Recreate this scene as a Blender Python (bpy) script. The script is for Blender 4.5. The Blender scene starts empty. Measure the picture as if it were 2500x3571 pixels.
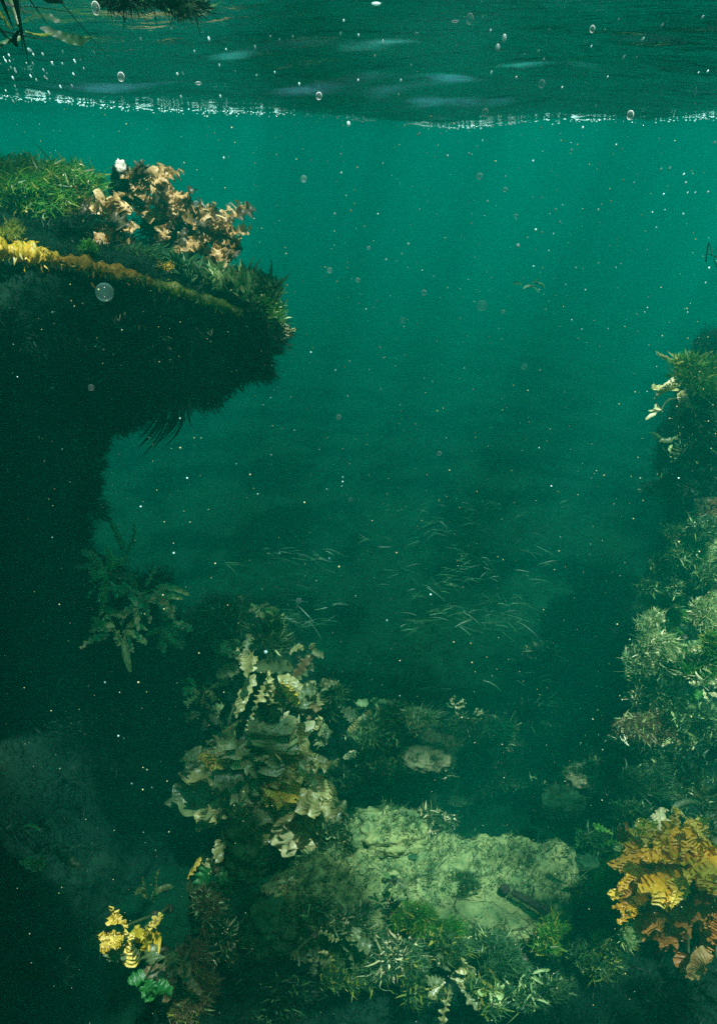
import bpy, math, random
import numpy as np
from mathutils import Vector, Matrix, noise as mnoise

scene = bpy.context.scene
COL = scene.collection
R = math.radians

# ------------------------------------------------------------------ camera
CAM = np.array([0.0, 0.0, -0.16])
PITCH = R(23.5)
TV = math.tan(R(31.0))
TH = TV * 2500.0 / 3571.0
cd = bpy.data.cameras.new('camera')
cam = bpy.data.objects.new('camera', cd)
COL.objects.link(cam)
cam.location = CAM
cam.rotation_euler = (R(90) - PITCH, 0, 0)
cd.sensor_fit = 'VERTICAL'
cd.angle_y = 2 * math.atan(TV)
cd.clip_start = 0.02
cd.clip_end = 500
scene.camera = cam

# ------------------------------------------------------------------ sky and sun
SUN_EL = R(66)
SUN_AZ = R(152)          # from +Y (away from the camera) towards +X
w = bpy.data.worlds.new('World')
scene.world = w
w.use_nodes = True
wn = w.node_tree
bg = wn.nodes['Background']
sky = wn.nodes.new('ShaderNodeTexSky')
sky.sky_type = 'NISHITA'
sky.sun_disc = False
sky.sun_elevation = SUN_EL
sky.sun_rotation = SUN_AZ
wn.links.new(sky.outputs[0], bg.inputs[0])
bg.inputs[1].default_value = 0.05
sl = bpy.data.lights.new('sun', 'SUN')
sl.energy = 5.0
sl.angle = R(0.5)
sl.color = (1.0, 0.96, 0.88)
so = bpy.data.objects.new('sun', sl)
COL.objects.link(so)
sd = Vector((math.cos(SUN_EL) * math.sin(SUN_AZ), math.cos(SUN_EL) * math.cos(SUN_AZ), math.sin(SUN_EL)))
so.rotation_euler = sd.to_track_quat('Z', 'Y').to_euler()
so.location = (2, 4, 8)

scene.view_settings.view_transform = 'Standard'
scene.view_settings.look = 'None'
scene.view_settings.gamma = 1
scene.view_settings.exposure = 1.8
cy = scene.cycles
cy.volume_bounces = 1
cy.max_bounces = 6
cy.diffuse_bounces = 2
cy.glossy_bounces = 2
cy.transmission_bounces = 2
cy.transparent_max_bounces = 12
cy.caustics_reflective = False
cy.caustics_refractive = False
cy.sample_clamp_indirect = 3.0
cy.use_denoising = False

# ------------------------------------------------------------------ helpers
def ray(u, v):
    x = (u - 0.5) * 2 * TH
    y = (0.5 - v) * 2 * TV
    c, s = math.cos(PITCH), math.sin(PITCH)
    return np.array([x, c + y * s, y * c - s])

def at(u, v, Y):
    d = ray(u, v)
    return CAM + d * (Y / d[1])

def on(u, v, z):
    d = ray(u, v)
    return CAM + d * ((z - CAM[2]) / d[2])

def px(x, y, Y):           # x, y measured on the 1607 x 2296 view of the photograph
    return at(x / 1607.0, y / 2296.0, Y)

def pg(x, y, z):
    return on(x / 1607.0, y / 2296.0, z)

def scale_at(p):           # metres covered by one 1607-wide pixel at point p
    d = np.array(p) - CAM
    depth = d[1] * math.cos(PITCH) - d[2] * math.sin(PITCH)
    return depth * 2 * TH / 1607.0

def tag(o, label=None, cat=None, group=None, kind=None):
    if label: o['label'] = label
    if cat: o['category'] = cat
    if group: o['group'] = group
    if kind: o['kind'] = kind
    return o

def empty(name, loc, label, cat, group=None):
    o = bpy.data.objects.new(name, None)
    o.empty_display_size = 0.05
    COL.objects.link(o)
    o.location = [float(c) for c in loc]
    return tag(o, label, cat, group)

def make(name, V, F, mat, parent=None, rnd=None, smooth=True, loc=None):
    """V in world coordinates (or local to parent's location)."""
    V = np.asarray(V, dtype=np.float32)
    if loc is not None:
        V = V - np.asarray(loc, dtype=np.float32)
    F = np.asarray(F, dtype=np.int32)
    me = bpy.data.meshes.new(name)
    nf, k = F.shape
    me.vertices.add(len(V))
    me.vertices.foreach_set('co', V.ravel())
    me.loops.add(nf * k)
    me.loops.foreach_set('vertex_index', F.ravel())
    me.polygons.add(nf)
    me.polygons.foreach_set('loop_start', np.arange(0, nf * k, k, dtype=np.int32))
    me.polygons.foreach_set('loop_total', np.full(nf, k, dtype=np.int32))
    me.polygons.foreach_set('use_smooth', np.full(nf, smooth, dtype=bool))
    if rnd is not None:
        a = me.attributes.new('rnd', 'FLOAT', 'POINT')
        a.data.foreach_set('value', np.asarray(rnd, dtype=np.float32))
    me.update(calc_edges=True)
    me.validate()
    me.materials.append(mat)
    o = bpy.data.objects.new(name, me)
    COL.objects.link(o)
    if parent is not None:
        o.parent = parent
    elif loc is not None:
        o.location = [float(c) for c in loc]
    return o

def fbm(P, sc, octs=4, seed=0.0, H=0.9):
    out = np.empty(len(P))
    off = Vector((seed * 7.31, seed * 3.17, seed * 5.77))
    for i, p in enumerate(P):
        out[i] = mnoise.fractal(Vector((p[0] * sc, p[1] * sc, p[2] * sc)) + off, H, 2.1, octs)
    return out

def unit(a):
    return a / (np.linalg.norm(a, axis=-1, keepdims=True) + 1e-9)

# ------------------------------------------------------------------ materials
def new_mat(name):
    m = bpy.data.materials.new(name)
    m.use_nodes = True
    nt = m.node_tree
    nt.nodes.clear()
    out = nt.nodes.new('ShaderNodeOutputMaterial')
    return m, nt, out

def ramp_node(nt, cols, fac):
    r = nt.nodes.new('ShaderNodeValToRGB')
    els = r.color_ramp.elements
    n = len(cols)
    while len(els) < n:
        els.new(0.5)
    for i, c in enumerate(cols):
        if len(c) == 2:
            els[i].position, col = c
        else:
            els[i].position, col = i / (n - 1), c
        els[i].color = (*col, 1)
    nt.links.new(fac, r.inputs[0])
    return r.outputs[0]

def weed_mat(name, cols, rough=0.45, spec=0.5, trans=0.35, nscale=60, bump=0.0, spot=None, ridge=0.0):
    """Thin seaweed tissue: reflects, shines and lets light through. Colour varies from blade to blade."""
    m, nt, out = new_mat(name)
    N, L = nt.nodes.new, nt.links.new
    at_ = N('ShaderNodeAttribute'); at_.attribute_name = 'rnd'
    tc = N('ShaderNodeTexCoord')
    no = N('ShaderNodeTexNoise'); no.inputs['Scale'].default_value = nscale; no.inputs['Detail'].default_value = 4
    L(tc.outputs['Object'], no.inputs['Vector'])
    mx = N('ShaderNodeMath'); mx.operation = 'MULTIPLY_ADD'
    L(no.outputs['Fac'], mx.inputs[0]); mx.inputs[1].default_value = 1.2; mx.inputs[2].default_value = -0.6
    ad = N('ShaderNodeMath'); ad.operation = 'ADD'; ad.use_clamp = True
    L(mx.outputs[0], ad.inputs[0]); L(at_.outputs['Fac'], ad.inputs[1])
    col = ramp_node(nt, cols, ad.outputs[0])
    if spot:
        vo = N('ShaderNodeTexVoronoi'); vo.inputs['Scale'].default_value = 90
        L(tc.outputs['Object'], vo.inputs['Vector'])
        mr = N('ShaderNodeMapRange'); mr.inputs['From Min'].default_value = 0.28; mr.inputs['From Max'].default_value = 0.2
        L(vo.outputs['Distance'], mr.inputs['Value'])
        mc = N('ShaderNodeMix'); mc.data_type = 'RGBA'
        L(mr.outputs[0], mc.inputs['Factor']); L(col, mc.inputs['A']); mc.inputs['B'].default_value = (*spot, 1)
        col = mc.outputs['Result']
    p = N('ShaderNodeBsdfPrincipled')
    L(col, p.inputs['Base Color'])
    p.inputs['Roughness'].default_value = rough
    p.inputs['Specular IOR Level'].default_value = spec
    if bump:
        b = N('ShaderNodeBump'); b.inputs['Strength'].default_value = bump; b.inputs['Distance'].default_value = 0.004
        n2 = N('ShaderNodeTexNoise'); n2.inputs['Scale'].default_value = nscale * 6; n2.inputs['Detail'].default_value = 3
        L(tc.outputs['Object'], n2.inputs['Vector']); L(n2.outputs['Fac'], b.inputs['Height']); L(b.outputs[0], p.inputs['Normal'])
        if ridge:       # fine corrugations running across the frond
            wv = N('ShaderNodeTexWave'); wv.bands_direction = 'Z'
            wv.inputs['Scale'].default_value = ridge; wv.inputs['Distortion'].default_value = 5.0
            wv.inputs['Detail'].default_value = 2.0; wv.inputs['Detail Scale'].default_value = 0.35
            L(tc.outputs['Object'], wv.inputs['Vector'])
            b2 = N('ShaderNodeBump'); b2.inputs['Strength'].default_value = 1.0; b2.inputs['Distance'].default_value = 0.0026 if ridge > 45 else 0.0007
            L(wv.outputs['Fac'], b2.inputs['Height']); L(b.outputs[0], b2.inputs['Normal']); L(b2.outputs[0], p.inputs['Normal'])
    t = N('ShaderNodeBsdfTranslucent')
    L(col, t.inputs['Color'])
    ms = N('ShaderNodeMixShader'); ms.inputs[0].default_value = min(0.6, trans + 0.12)
    L(p.outputs[0], ms.inputs[1]); L(t.outputs[0], ms.inputs[2]); L(ms.outputs[0], out.inputs[0])
    return m

def rock_mat(name, cols, scale=6, bump=0.6, fine=90, spec=0.2):
    m, nt, out = new_mat(name)
    N, L = nt.nodes.new, nt.links.new
    tc = N('ShaderNodeTexCoord')
    n1 = N('ShaderNodeTexNoise'); n1.inputs['Scale'].default_value = scale; n1.inputs['Detail'].default_value = 8; n1.inputs['Roughness'].default_value = 0.65
    n2 = N('ShaderNodeTexNoise'); n2.inputs['Scale'].default_value = fine; n2.inputs['Detail'].default_value = 5
    v = N('ShaderNodeTexVoronoi'); v.feature = 'DISTANCE_TO_EDGE'; v.inputs['Scale'].default_value = scale * 1.7
    for n in (n1, n2, v):
        L(tc.outputs['Object'], n.inputs['Vector'])
    mx = N('ShaderNodeMath'); mx.operation = 'MULTIPLY_ADD'; mx.inputs[1].default_value = 0.45; 
    L(n2.outputs['Fac'], mx.inputs[0])
    sc = N('ShaderNodeMath'); sc.operation = 'MULTIPLY_ADD'; sc.inputs[1].default_value = 1.3; sc.inputs[2].default_value = -0.36
    L(n1.outputs['Fac'], sc.inputs[0]); L(sc.outputs[0], mx.inputs[2])
    col = ramp_node(nt, cols, mx.outputs[0])
    p = N('ShaderNodeBsdfPrincipled')
    L(col, p.inputs['Base Color']); p.inputs['Roughness'].default_value = 0.85; p.inputs['Specular IOR Level'].default_value = spec
    hh = N('ShaderNodeMath'); hh.operation = 'MULTIPLY_ADD'; hh.inputs[1].default_value = 0.35
    mn = N('ShaderNodeMath'); mn.operation = 'MINIMUM'; mn.inputs[1].default_value = 0.08
    L(v.outputs['Distance'], mn.inputs[0])
    ml = N('ShaderNodeMath'); ml.operation = 'MULTIPLY_ADD'; ml.inputs[1].default_value = 4.0
    L(mn.outputs[0], ml.inputs[0]); L(n1.outputs['Fac'], ml.inputs[2])
    L(n2.outputs['Fac'], hh.inputs[0]); L(ml.outputs[0], hh.inputs[2])
    b = N('ShaderNodeBump'); b.inputs['Strength'].default_value = bump; b.inputs['Distance'].default_value = 0.02
    L(hh.outputs[0], b.inputs['Height']); L(b.outputs[0], p.inputs['Normal'])
    L(p.outputs[0], out.inputs[0])
    return m

M = {}
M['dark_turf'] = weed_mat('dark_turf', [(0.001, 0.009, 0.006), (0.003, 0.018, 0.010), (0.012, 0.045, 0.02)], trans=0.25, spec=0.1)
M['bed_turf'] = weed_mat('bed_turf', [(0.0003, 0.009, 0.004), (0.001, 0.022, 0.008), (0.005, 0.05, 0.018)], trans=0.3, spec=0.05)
M['turf'] = weed_mat('green_turf', [(0.010, 0.05, 0.02), (0.025, 0.10, 0.035), (0.10, 0.20, 0.07)], trans=0.3, spec=0.3)
M['bright_green'] = weed_mat('bright_green_weed', [(0.015, 0.12, 0.012), (0.04, 0.24, 0.02), (0.18, 0.40, 0.04)], trans=0.4)
M['pale_green'] = weed_mat('pale_green_weed', [(0.12, 0.24, 0.08), (0.28, 0.42, 0.15), (0.60, 0.68, 0.28)], trans=0.35)
M['yellow'] = weed_mat('yellow_weed', [(0.22, 0.20, 0.01), (0.52, 0.38, 0.02), (0.75, 0.48, 0.05)], trans=0.35)
M['yellow_green'] = weed_mat('yellow_green_weed', [(0.08, 0.16, 0.02), (0.20, 0.27, 0.03), (0.42, 0.38, 0.06)], trans=0.35)
M['orange'] = weed_mat('orange_kelp', [(0.50, 0.22, 0.012), (0.85, 0.46, 0.02), (0.98, 0.70, 0.09)], rough=0.28, spec=0.8, trans=0.3, nscale=25, bump=0.8, ridge=52)
M['rust'] = weed_mat('rust_kelp', [(0.16, 0.055, 0.010), (0.34, 0.13, 0.02), (0.55, 0.25, 0.04)], rough=0.4, trans=0.35, nscale=25, bump=0.3, ridge=52)
M['copper'] = weed_mat('copper_weed', [(0.22, 0.13, 0.04), (0.48, 0.30, 0.11), (0.78, 0.56, 0.26)], rough=0.35, trans=0.3, nscale=50, bump=0.4)
M['dark_copper'] = weed_mat('dark_weed', [(0.02, 0.02, 0.012), (0.05, 0.045, 0.02), (0.12, 0.08, 0.04)], trans=0.25)
M['gold'] = weed_mat('gold_kelp', [(0.4, 0.24, 0.03), (0.72, 0.5, 0.06), (0.95, 0.75, 0.18)], rough=0.3, spec=0.8, trans=0.3, nscale=30, bump=0.8, ridge=52)
M['olive'] = weed_mat('olive_kelp', [(0.14, 0.16, 0.05), (0.34, 0.33, 0.12), (0.75, 0.68, 0.28)], rough=0.3, spec=0.8, trans=0.3, nscale=22, bump=0.8, ridge=40)
M['dark_olive'] = weed_mat('dark_olive_kelp', [(0.04, 0.08, 0.035), (0.10, 0.15, 0.06), (0.24, 0.28, 0.11)], rough=0.35, trans=0.35, nscale=22, bump=0.6)
M['sage'] = weed_mat('sage_kelp', [(0.10, 0.15, 0.06), (0.26, 0.32, 0.13), (0.60, 0.60, 0.28)], rough=0.3, spec=0.8, trans=0.3, nscale=22, bump=0.8, ridge=40)
M['lettuce'] = weed_mat('sea_lettuce_leaf', [(0.008, 0.08, 0.016), (0.018, 0.14, 0.024), (0.03, 0.17, 0.03)], trans=0.35, nscale=25, bump=0.4)
M['amber'] = weed_mat('amber_crust', [(0.25, 0.14, 0.02), (0.52, 0.28, 0.03), (0.72, 0.42, 0.10)], rough=0.7, spec=0.15, trans=0.2)
M['pale'] = weed_mat('pale_weed', [(0.3, 0.32, 0.14), (0.6, 0.56, 0.28), (0.85, 0.78, 0.45)], rough=0.4, trans=0.3)
M['grass'] = weed_mat('seagrass', [(0.006, 0.055, 0.02), (0.018, 0.11, 0.045), (0.10, 0.26, 0.12)], trans=0.3)
M['brown_fuzz'] = weed_mat('brown_fuzz', [(0.08, 0.06, 0.025), (0.18, 0.13, 0.05), (0.3, 0.22, 0.1)], trans=0.3)
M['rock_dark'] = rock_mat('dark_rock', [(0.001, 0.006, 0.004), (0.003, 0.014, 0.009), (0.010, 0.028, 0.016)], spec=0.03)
M['rock_green'] = rock_mat('weedy_rock', [(0.004, 0.025, 0.012), (0.015, 0.06, 0.026), (0.06, 0.12, 0.05)], scale=9, spec=0.05)
M['rock_pale'] = rock_mat('pale_rock', [(0.016, 0.045, 0.02), (0.06, 0.12, 0.045), (0.20, 0.24, 0.085), (0.36, 0.37, 0.15)], scale=11, bump=0.7)
M['rock_tan'] = rock_mat('tan_rock', [(0.02, 0.04, 0.018), (0.10, 0.11, 0.05), (0.26, 0.24, 0.12)], scale=14)
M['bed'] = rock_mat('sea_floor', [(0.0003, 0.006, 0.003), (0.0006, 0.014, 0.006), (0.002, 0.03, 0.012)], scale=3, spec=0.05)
M['pipe'] = rock_mat('old_stick', [(0.008, 0.012, 0.01), (0.02, 0.025, 0.018), (0.05, 0.05, 0.035)], scale=20)
M['shell'] = rock_mat('shell', [(0.25, 0.22, 0.17), (0.5, 0.45, 0.36), (0.75, 0.7, 0.6)], scale=60, bump=0.3)

def bubble_mat(name, lo, hi, col, fmax=1.0):
    m, nt, out = new_mat(name)
    N, L = nt.nodes.new, nt.links.new
    lw = N('ShaderNodeLayerWeight'); lw.inputs[0].default_value = 0.5
    mr = N('ShaderNodeMapRange'); mr.interpolation_type = 'SMOOTHSTEP'
    mr.inputs['From Min'].default_value = lo; mr.inputs['From Max'].default_value = hi
    mr.inputs['To Min'].default_value = 0.05; mr.inputs['To Max'].default_value = fmax
    L(lw.outputs['Facing'], mr.inputs['Value'])
    t = N('ShaderNodeBsdfTransparent')
    p = N('ShaderNodeBsdfPrincipled')
    p.inputs['Base Color'].default_value = (*col, 1)
    p.inputs['Roughness'].default_value = 0.12
    p.inputs['Specular IOR Level'].default_value = 1.0
    tr = N('ShaderNodeBsdfTranslucent'); tr.inputs[0].default_value = (*col, 1)
    m2 = N('ShaderNodeMixShader'); m2.inputs[0].default_value = 0.4
    L(p.outputs[0], m2.inputs[1]); L(tr.outputs[0], m2.inputs[2])
    ms = N('ShaderNodeMixShader')
    L(mr.outputs[0], ms.inputs[0]); L(t.outputs[0], ms.inputs[1]); L(m2.outputs[0], ms.inputs[2])
    L(ms.outputs[0], out.inputs[0])
    return m
M['bubble'] = bubble_mat('air_bubble', 0.35, 0.62, (0.95, 0.97, 0.95))
M['bubble_faint'] = bubble_mat('faint_air_bubble', 0.45, 0.95, (0.75, 0.9, 0.85), 0.35)
M['bubble_dim'] = bubble_mat('dim_air_bubble', 0.2, 1.2, (0.3, 0.7, 0.6), 0.16)
M['speck'] = bubble_mat('tiny_air_bubble', -0.4, 0.1, (0.78, 0.98, 0.95))

# ------------------------------------------------------------------ the body of water (murk) and its surface
def build_haze():
    m, nt, out = new_mat('murky_water')
    pv = nt.nodes.new('ShaderNodeVolumePrincipled')
    pv.inputs['Color'].default_value = (0.0, 0.475, 0.345, 1)
    pv.inputs['Density'].default_value = 0.275
    pv.inputs['Anisotropy'].default_value = 0.55
    pv.inputs['Absorption Color'].default_value = (0.0, 0.22, 0.17, 1)
    nt.links.new(pv.outputs[0], out.inputs['Volume'])
    x, y0, y1, z0, z1 = 31, -31, 31, -6.0, 0.5
    V = [(-x, y0, z0), (x, y0, z0), (x, y1, z0), (-x, y1, z0), (-x, y0, z1), (x, y0, z1), (x, y1, z1), (-x, y1, z1)]
    F = [(0, 3, 2, 1), (4, 5, 6, 7), (0, 1, 5, 4), (1, 2, 6, 5), (2, 3, 7, 6), (3, 0, 4, 7)]
    o = make('haze', V, F, m, smooth=False)
    tag(o, 'murky green sea water filling the whole scene', 'water', kind='stuff')
build_haze()

def wave_h(X, Y):
    h = 0.010 * np.sin(2.3 * X + 1.1 * Y + 0.6) + 0.012 * np.sin(5.1 * Y - 1.2 * X + 1.0)
    h += 0.007 * np.sin(9.0 * Y + 2.2 * X) + 0.005 * np.sin(14.3 * Y - 3.1 * X + 2.0)
    # a long trough lying across the view: the water beyond it is hidden
    c = 1.95 + 0.10 * np.sin(1.7 * X + 0.4) + 0.04 * np.sin(4.6 * X)
    d = (Y - c)
    h += -0.085 * np.exp(-(d / 0.30) ** 2) * (1 + 0.12 * np.sin(3.1 * X + 1) + 0.06 * np.sin(11 * X))
    return h

SHAFT_OFF = 1.9  # shifts the added light shaft pattern over the scene
def build_surface():
    s = np.linspace(-1, 1, 301)
    xs = 1.2 * np.sinh(s * 3.9) / math.sinh(1.0) * 0.0 + 29 * np.sinh(4.2 * s) / math.sinh(4.2)
    t = np.linspace(-1, 1, 561)
    ys = 1.6 + 28 * np.sinh(4.6 * t) / math.sinh(4.6)
    X, Y = np.meshgrid(xs, ys)
    Z = wave_h(X, Y)
    P = np.stack([X.ravel(), Y.ravel(), np.zeros(X.size)], 1)
    near = (np.abs(P[:, 0]) < 4) & (P[:, 1] > -1) & (P[:, 1] < 6)
    zz = Z.ravel().copy()
    Q = P[near] * np.array([1.0, 3.2, 1.0])
    zz[near] += 0.014 * fbm(Q, 3.0, 4, 3.0)
    P[:, 2] = zz
    ny, nx = X.shape
    i = np.arange(nx - 1)[None, :] + nx * np.arange(ny - 1)[:, None]
    i = i.ravel()
    F = np.stack([i, i + 1, i + nx + 1, i + nx], 1)
    m, nt, out = new_mat('water_surface')
    N, L = nt.nodes.new, nt.links.new
    tc = N('ShaderNodeTexCoord')
    mp = N('ShaderNodeMapping'); mp.inputs['Scale'].default_value = (1, 3.0, 1)
    L(tc.outputs['Object'], mp.inputs[0])
    no = N('ShaderNodeTexNoise'); no.inputs['Scale'].default_value = 13; no.inputs['Detail'].default_value = 5
    L(mp.outputs[0], no.inputs['Vector'])
    b = N('ShaderNodeBump'); b.inputs['Strength'].default_value = 0.45; b.inputs['Distance'].default_value = 0.02
    L(no.outputs['Fac'], b.inputs['Height'])
    lw = N('ShaderNodeLayerWeight'); lw.inputs[0].default_value = 0.5
    mr = N('ShaderNodeMapRange'); mr.interpolation_type = 'SMOOTHSTEP'
    mr.inputs['From Min'].default_value = 0.30; mr.inputs['From Max'].default_value = 0.55
    mr.inputs['To Min'].default_value = 0.03; mr.inputs['To Max'].default_value = 0.98
    L(lw.outputs['Facing'], mr.inputs['Value'])
    g = N('ShaderNodeBsdfGlossy'); g.inputs['Roughness'].default_value = 0.10; g.inputs['Color'].default_value = (0.85, 1.0, 0.98, 1)
    L(b.outputs[0], g.inputs['Normal'])
    t_ = N('ShaderNodeBsdfTransparent')
    # added noise tint dims the transmitted sunlight in patches, to make light shafts
    n3 = N('ShaderNodeTexNoise'); n3.inputs['Scale'].default_value = 2.3; n3.inputs['Detail'].default_value = 3
    mp3 = N('ShaderNodeMapping'); mp3.inputs['Location'].default_value = (SHAFT_OFF, 0.0, 0.0)
    L(tc.outputs['Object'], mp3.inputs[0]); L(mp3.outputs[0], n3.inputs['Vector'])
    m3 = N('ShaderNodeMapRange'); m3.inputs['From Min'].default_value = 0.45; m3.inputs['From Max'].default_value = 0.54
    m3.inputs['To Min'].default_value = 0.12; m3.inputs['To Max'].default_value = 1.0
    L(n3.outputs['Fac'], m3.inputs['Value']); L(m3.outputs[0], t_.inputs['Color'])
    ms = N('ShaderNodeMixShader')
    L(mr.outputs[0], ms.inputs[0]); L(t_.outputs[0], ms.inputs[1]); L(g.outputs[0], ms.inputs[2]); L(ms.outputs[0], out.inputs[0])
    o = make('water', P, F, m)
    tag(o, 'rippled underside of the sea surface along the top', 'water surface', kind='structure')
    # where the trough hides the water beyond it: the lowest line of sight along each column
    zz2 = P[:, 2].reshape(ny, nx)
    band = (ys > 1.45) & (ys < 2.3)
    yb = ys[band]
    jf = np.argmin((zz2[band] - CAM[2]) / yb[:, None], 0)
    return xs, yb[jf], zz2[band][jf, np.arange(nx)]
FOLD = build_surface()

# ------------------------------------------------------------------ sea floor
def ground_z(X, Y):
    X = np.asarray(X, float); Y = np.asarray(Y, float)
    z = -1.80 + 0.05 * np.sin(1.3 * X + 0.5) + 0.05 * np.sin(1.7 * Y + X)
    z += -0.20 * np.exp(-(((X - 0.25) / 0.7) ** 2 + ((Y - 2.05) / 0.28) ** 2))     # hollow beyond the slab
    z += -0.12 * np.exp(-((Y - 0.7) / 0.35) ** 2)
    z += -0.05 * np.clip(Y - 3.0, 0, 30)
    return z

def build_bed():
    s = np.linspace(-1, 1, 261)
    xs = 30 * np.sinh(4.6 * s) / math.sinh(4.6)
    ys = 1.8 + 28 * np.sinh(4.6 * s) / math.sinh(4.6)
    X, Y = np.meshgrid(xs, ys)
    Z = ground_z(X, Y)
    P = np.stack([X.ravel(), Y.ravel(), Z.ravel()], 1)
    near = (np.abs(P[:, 0]) < 4) & (P[:, 1] < 7) & (P[:, 1] > -2)
    P[near, 2] += 0.06 * fbm(P[near], 3.2, 6, 1.0) 
    ny, nx = X.shape
    i = (np.arange(nx - 1)[None, :] + nx * np.arange(ny - 1)[:, None]).ravel()
    F = np.stack([i, i + 1, i + nx + 1, i + nx], 1)
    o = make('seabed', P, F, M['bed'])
    tag(o, 'dark weedy sea floor between the reef walls', 'sea floor', kind='structure')
    return P, F
BED = build_bed()

# ------------------------------------------------------------------ ribbons: many thin curved blades at once
def ribbons(base, direc, length, width, bend, k=4, rs=None, taper=1.0, curl=None):
    """base,direc,bend: (N,3); length,width: (N,). Returns V, F, rnd."""
    N_ = len(base)
    direc = unit(direc)
    rs = rs or np.random.RandomState(1)
    side = unit(np.cross(direc, rs.normal(size=(N_, 3))))
    t = np.linspace(0, 1, k + 1)
    L_ = length[:, None, None]
    c = base[:, None, :] + direc[:, None, :] * (t[None, :, None] * L_) + bend[:, None, :] * (t[None, :, None] ** 2 * L_)
    if curl is not None:
        ph = rs.uniform(0, 6.28, N_)[:, None]
        c = c + side[:, None, :] * (np.sin(t[None, :] * curl + ph) - np.sin(ph))[:, :, None] * (L_ * 0.12)
    prof = np.sin(np.clip(t * 0.9 + 0.12, 0, 1) * math.pi) ** 0.7 if taper else np.ones_like(t)
    wv = side[:, None, :] * (width[:, None] * prof[None, :] * 0.5)[:, :, None]
    V = np.stack([c - wv, c + wv], 2).reshape(-1, 3)
    b0 = (np.arange(N_) * (k + 1) * 2)[:, None] + (np.arange(k) * 2)[None, :]
    b0 = b0.ravel()
    F = np.stack([b0, b0 + 1, b0 + 3, b0 + 2], 1)
    rnd = np.repeat(rs.uniform(0, 1, N_) ** 1.5, (k + 1) * 2)
    return V, F, rnd

def sample_surface(V, F, n, rs, accept=None):
    V = np.asarray(V); F = np.asarray(F)
    a, b, c = V[F[:, 0]], V[F[:, 1]], V[F[:, 2]]
    d = V[F[:, 3]] if F.shape[1] == 4 else c
    nr = np.cross(c - a, d - b) if F.shape[1] == 4 else np.cross(b - a, c - a)
    ar = np.linalg.norm(nr, axis=1)
    nr = unit(nr)
    w_ = ar.copy()
    if accept is not None:
        w_ = w_ * accept((a + c) / 2, nr)
    w_ = w_ / w_.sum()
    idx = rs.choice(len(F), n, p=w_)
    s, t = rs.uniform(0, 1, (2, n))
    P = (a[idx] * ((1 - s) * (1 - t))[:, None] + b[idx] * (s * (1 - t))[:, None] + c[idx] * (s * t)[:, None] + d[idx] * ((1 - s) * t)[:, None])
    return P, nr[idx]

def turf_on(V, F, n, length, width, rs, tuft=7, spread=0.6, gravity=0.0, accept=None, k=3, sway=(0.1, 0, 0)):
    P, Nn = sample_surface(V, F, n, rs, accept)
    B = np.repeat(P, tuft, 0) + rs.normal(0, length * 0.22, (n * tuft, 3))
    D = unit(np.repeat(Nn, tuft, 0) + rs.normal(0, spread, (n * tuft, 3)))
    Ls = np.repeat(rs.uniform(0.4, 1.0, n) ** 1.5, tuft) * rs.uniform(0.5, 1, n * tuft) * length
    W = rs.uniform(0.5, 1, n * tuft) * width
    bend = rs.normal(0, 0.35, (n * tuft, 3)) + np.array(sway) + np.array([0, 0, gravity])
    B = B - D * (Ls * 0.15)[:, None]
    return ribbons(B, D, Ls, W, bend, k, rs)

# ------------------------------------------------------------------ rocks
def cr(P, n, closed):
    """Catmull-Rom resampling along axis 0 of P (K, ..., 3) to n samples."""
    K = len(P)
    t = np.linspace(0, K if closed else K - 1, n, endpoint=not closed)
    i = np.floor(t).astype(int)
    f = t - i
    if not closed:
        i = np.minimum(i, K - 2); f = t - i
    def g(j):
        return P[j % K] if closed else P[np.clip(j, 0, K - 1)]
    p0, p1, p2, p3 = g(i - 1), g(i), g(i + 1), g(i + 2)
    f = f.reshape((-1,) + (1,) * (P.ndim - 1))
    return 0.5 * (2 * p1 + (p2 - p0) * f + (2 * p0 - 5 * p1 + 4 * p2 - p3) * f ** 2 + (3 * p1 - p0 - 3 * p2 + p3) * f ** 3)

def loft(rows, n, m, amp, sc, seed):
    """rows: (K stations, J loop points, 3)."""
    G = cr(np.asarray(rows, float), n, False)          # n, J, 3
    G = np.swapaxes(cr(np.swapaxes(G, 0, 1), m, True), 0, 1)   # n, m, 3
    cen = G.mean(1, keepdims=True)
    d = unit(G - cen).reshape(-1, 3)
    V = G.reshape(-1, 3)
    V = V + d * (amp * fbm(V, sc, 6, seed))[:, None]
    i = np.arange(n - 1)[:, None] * m
    j = np.arange(m)[None, :]
    a = (i + j).ravel(); b = (i + (j + 1) % m).ravel()
    F = np.stack([a, b, b + m, a + m], 1)
    # end caps as quads fans (degenerate-free): add centre vertices
    c0, c1 = V[:m].mean(0), V[-m:].mean(0)
    nv = len(V)
    V = np.vstack([V, c0, c1])
    jj = np.arange(0, m - 1, 2)
    cap0 = np.stack([np.full(len(jj), nv), (jj + 2) % m, jj + 1, jj], 1)
    o = (n - 1) * m
    cap1 = np.stack([np.full(len(jj), nv + 1), o + jj, o + jj + 1, o + (jj + 2) % m], 1)
    F = np.vstack([F, cap0, cap1])
    # orient outwards
    a_, b_, c_, d_ = (V[F[:, q]] for q in range(4))
    nr = np.cross(c_ - a_, d_ - b_)
    cenf = np.repeat(cen[:-1, 0], m, 0)
    s = np.einsum('ij,ij->i', nr[:len(cenf)], a_[:len(cenf)] - cenf)
    if s.mean() < 0:
        F = F[:, ::-1]
    return V, F

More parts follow.
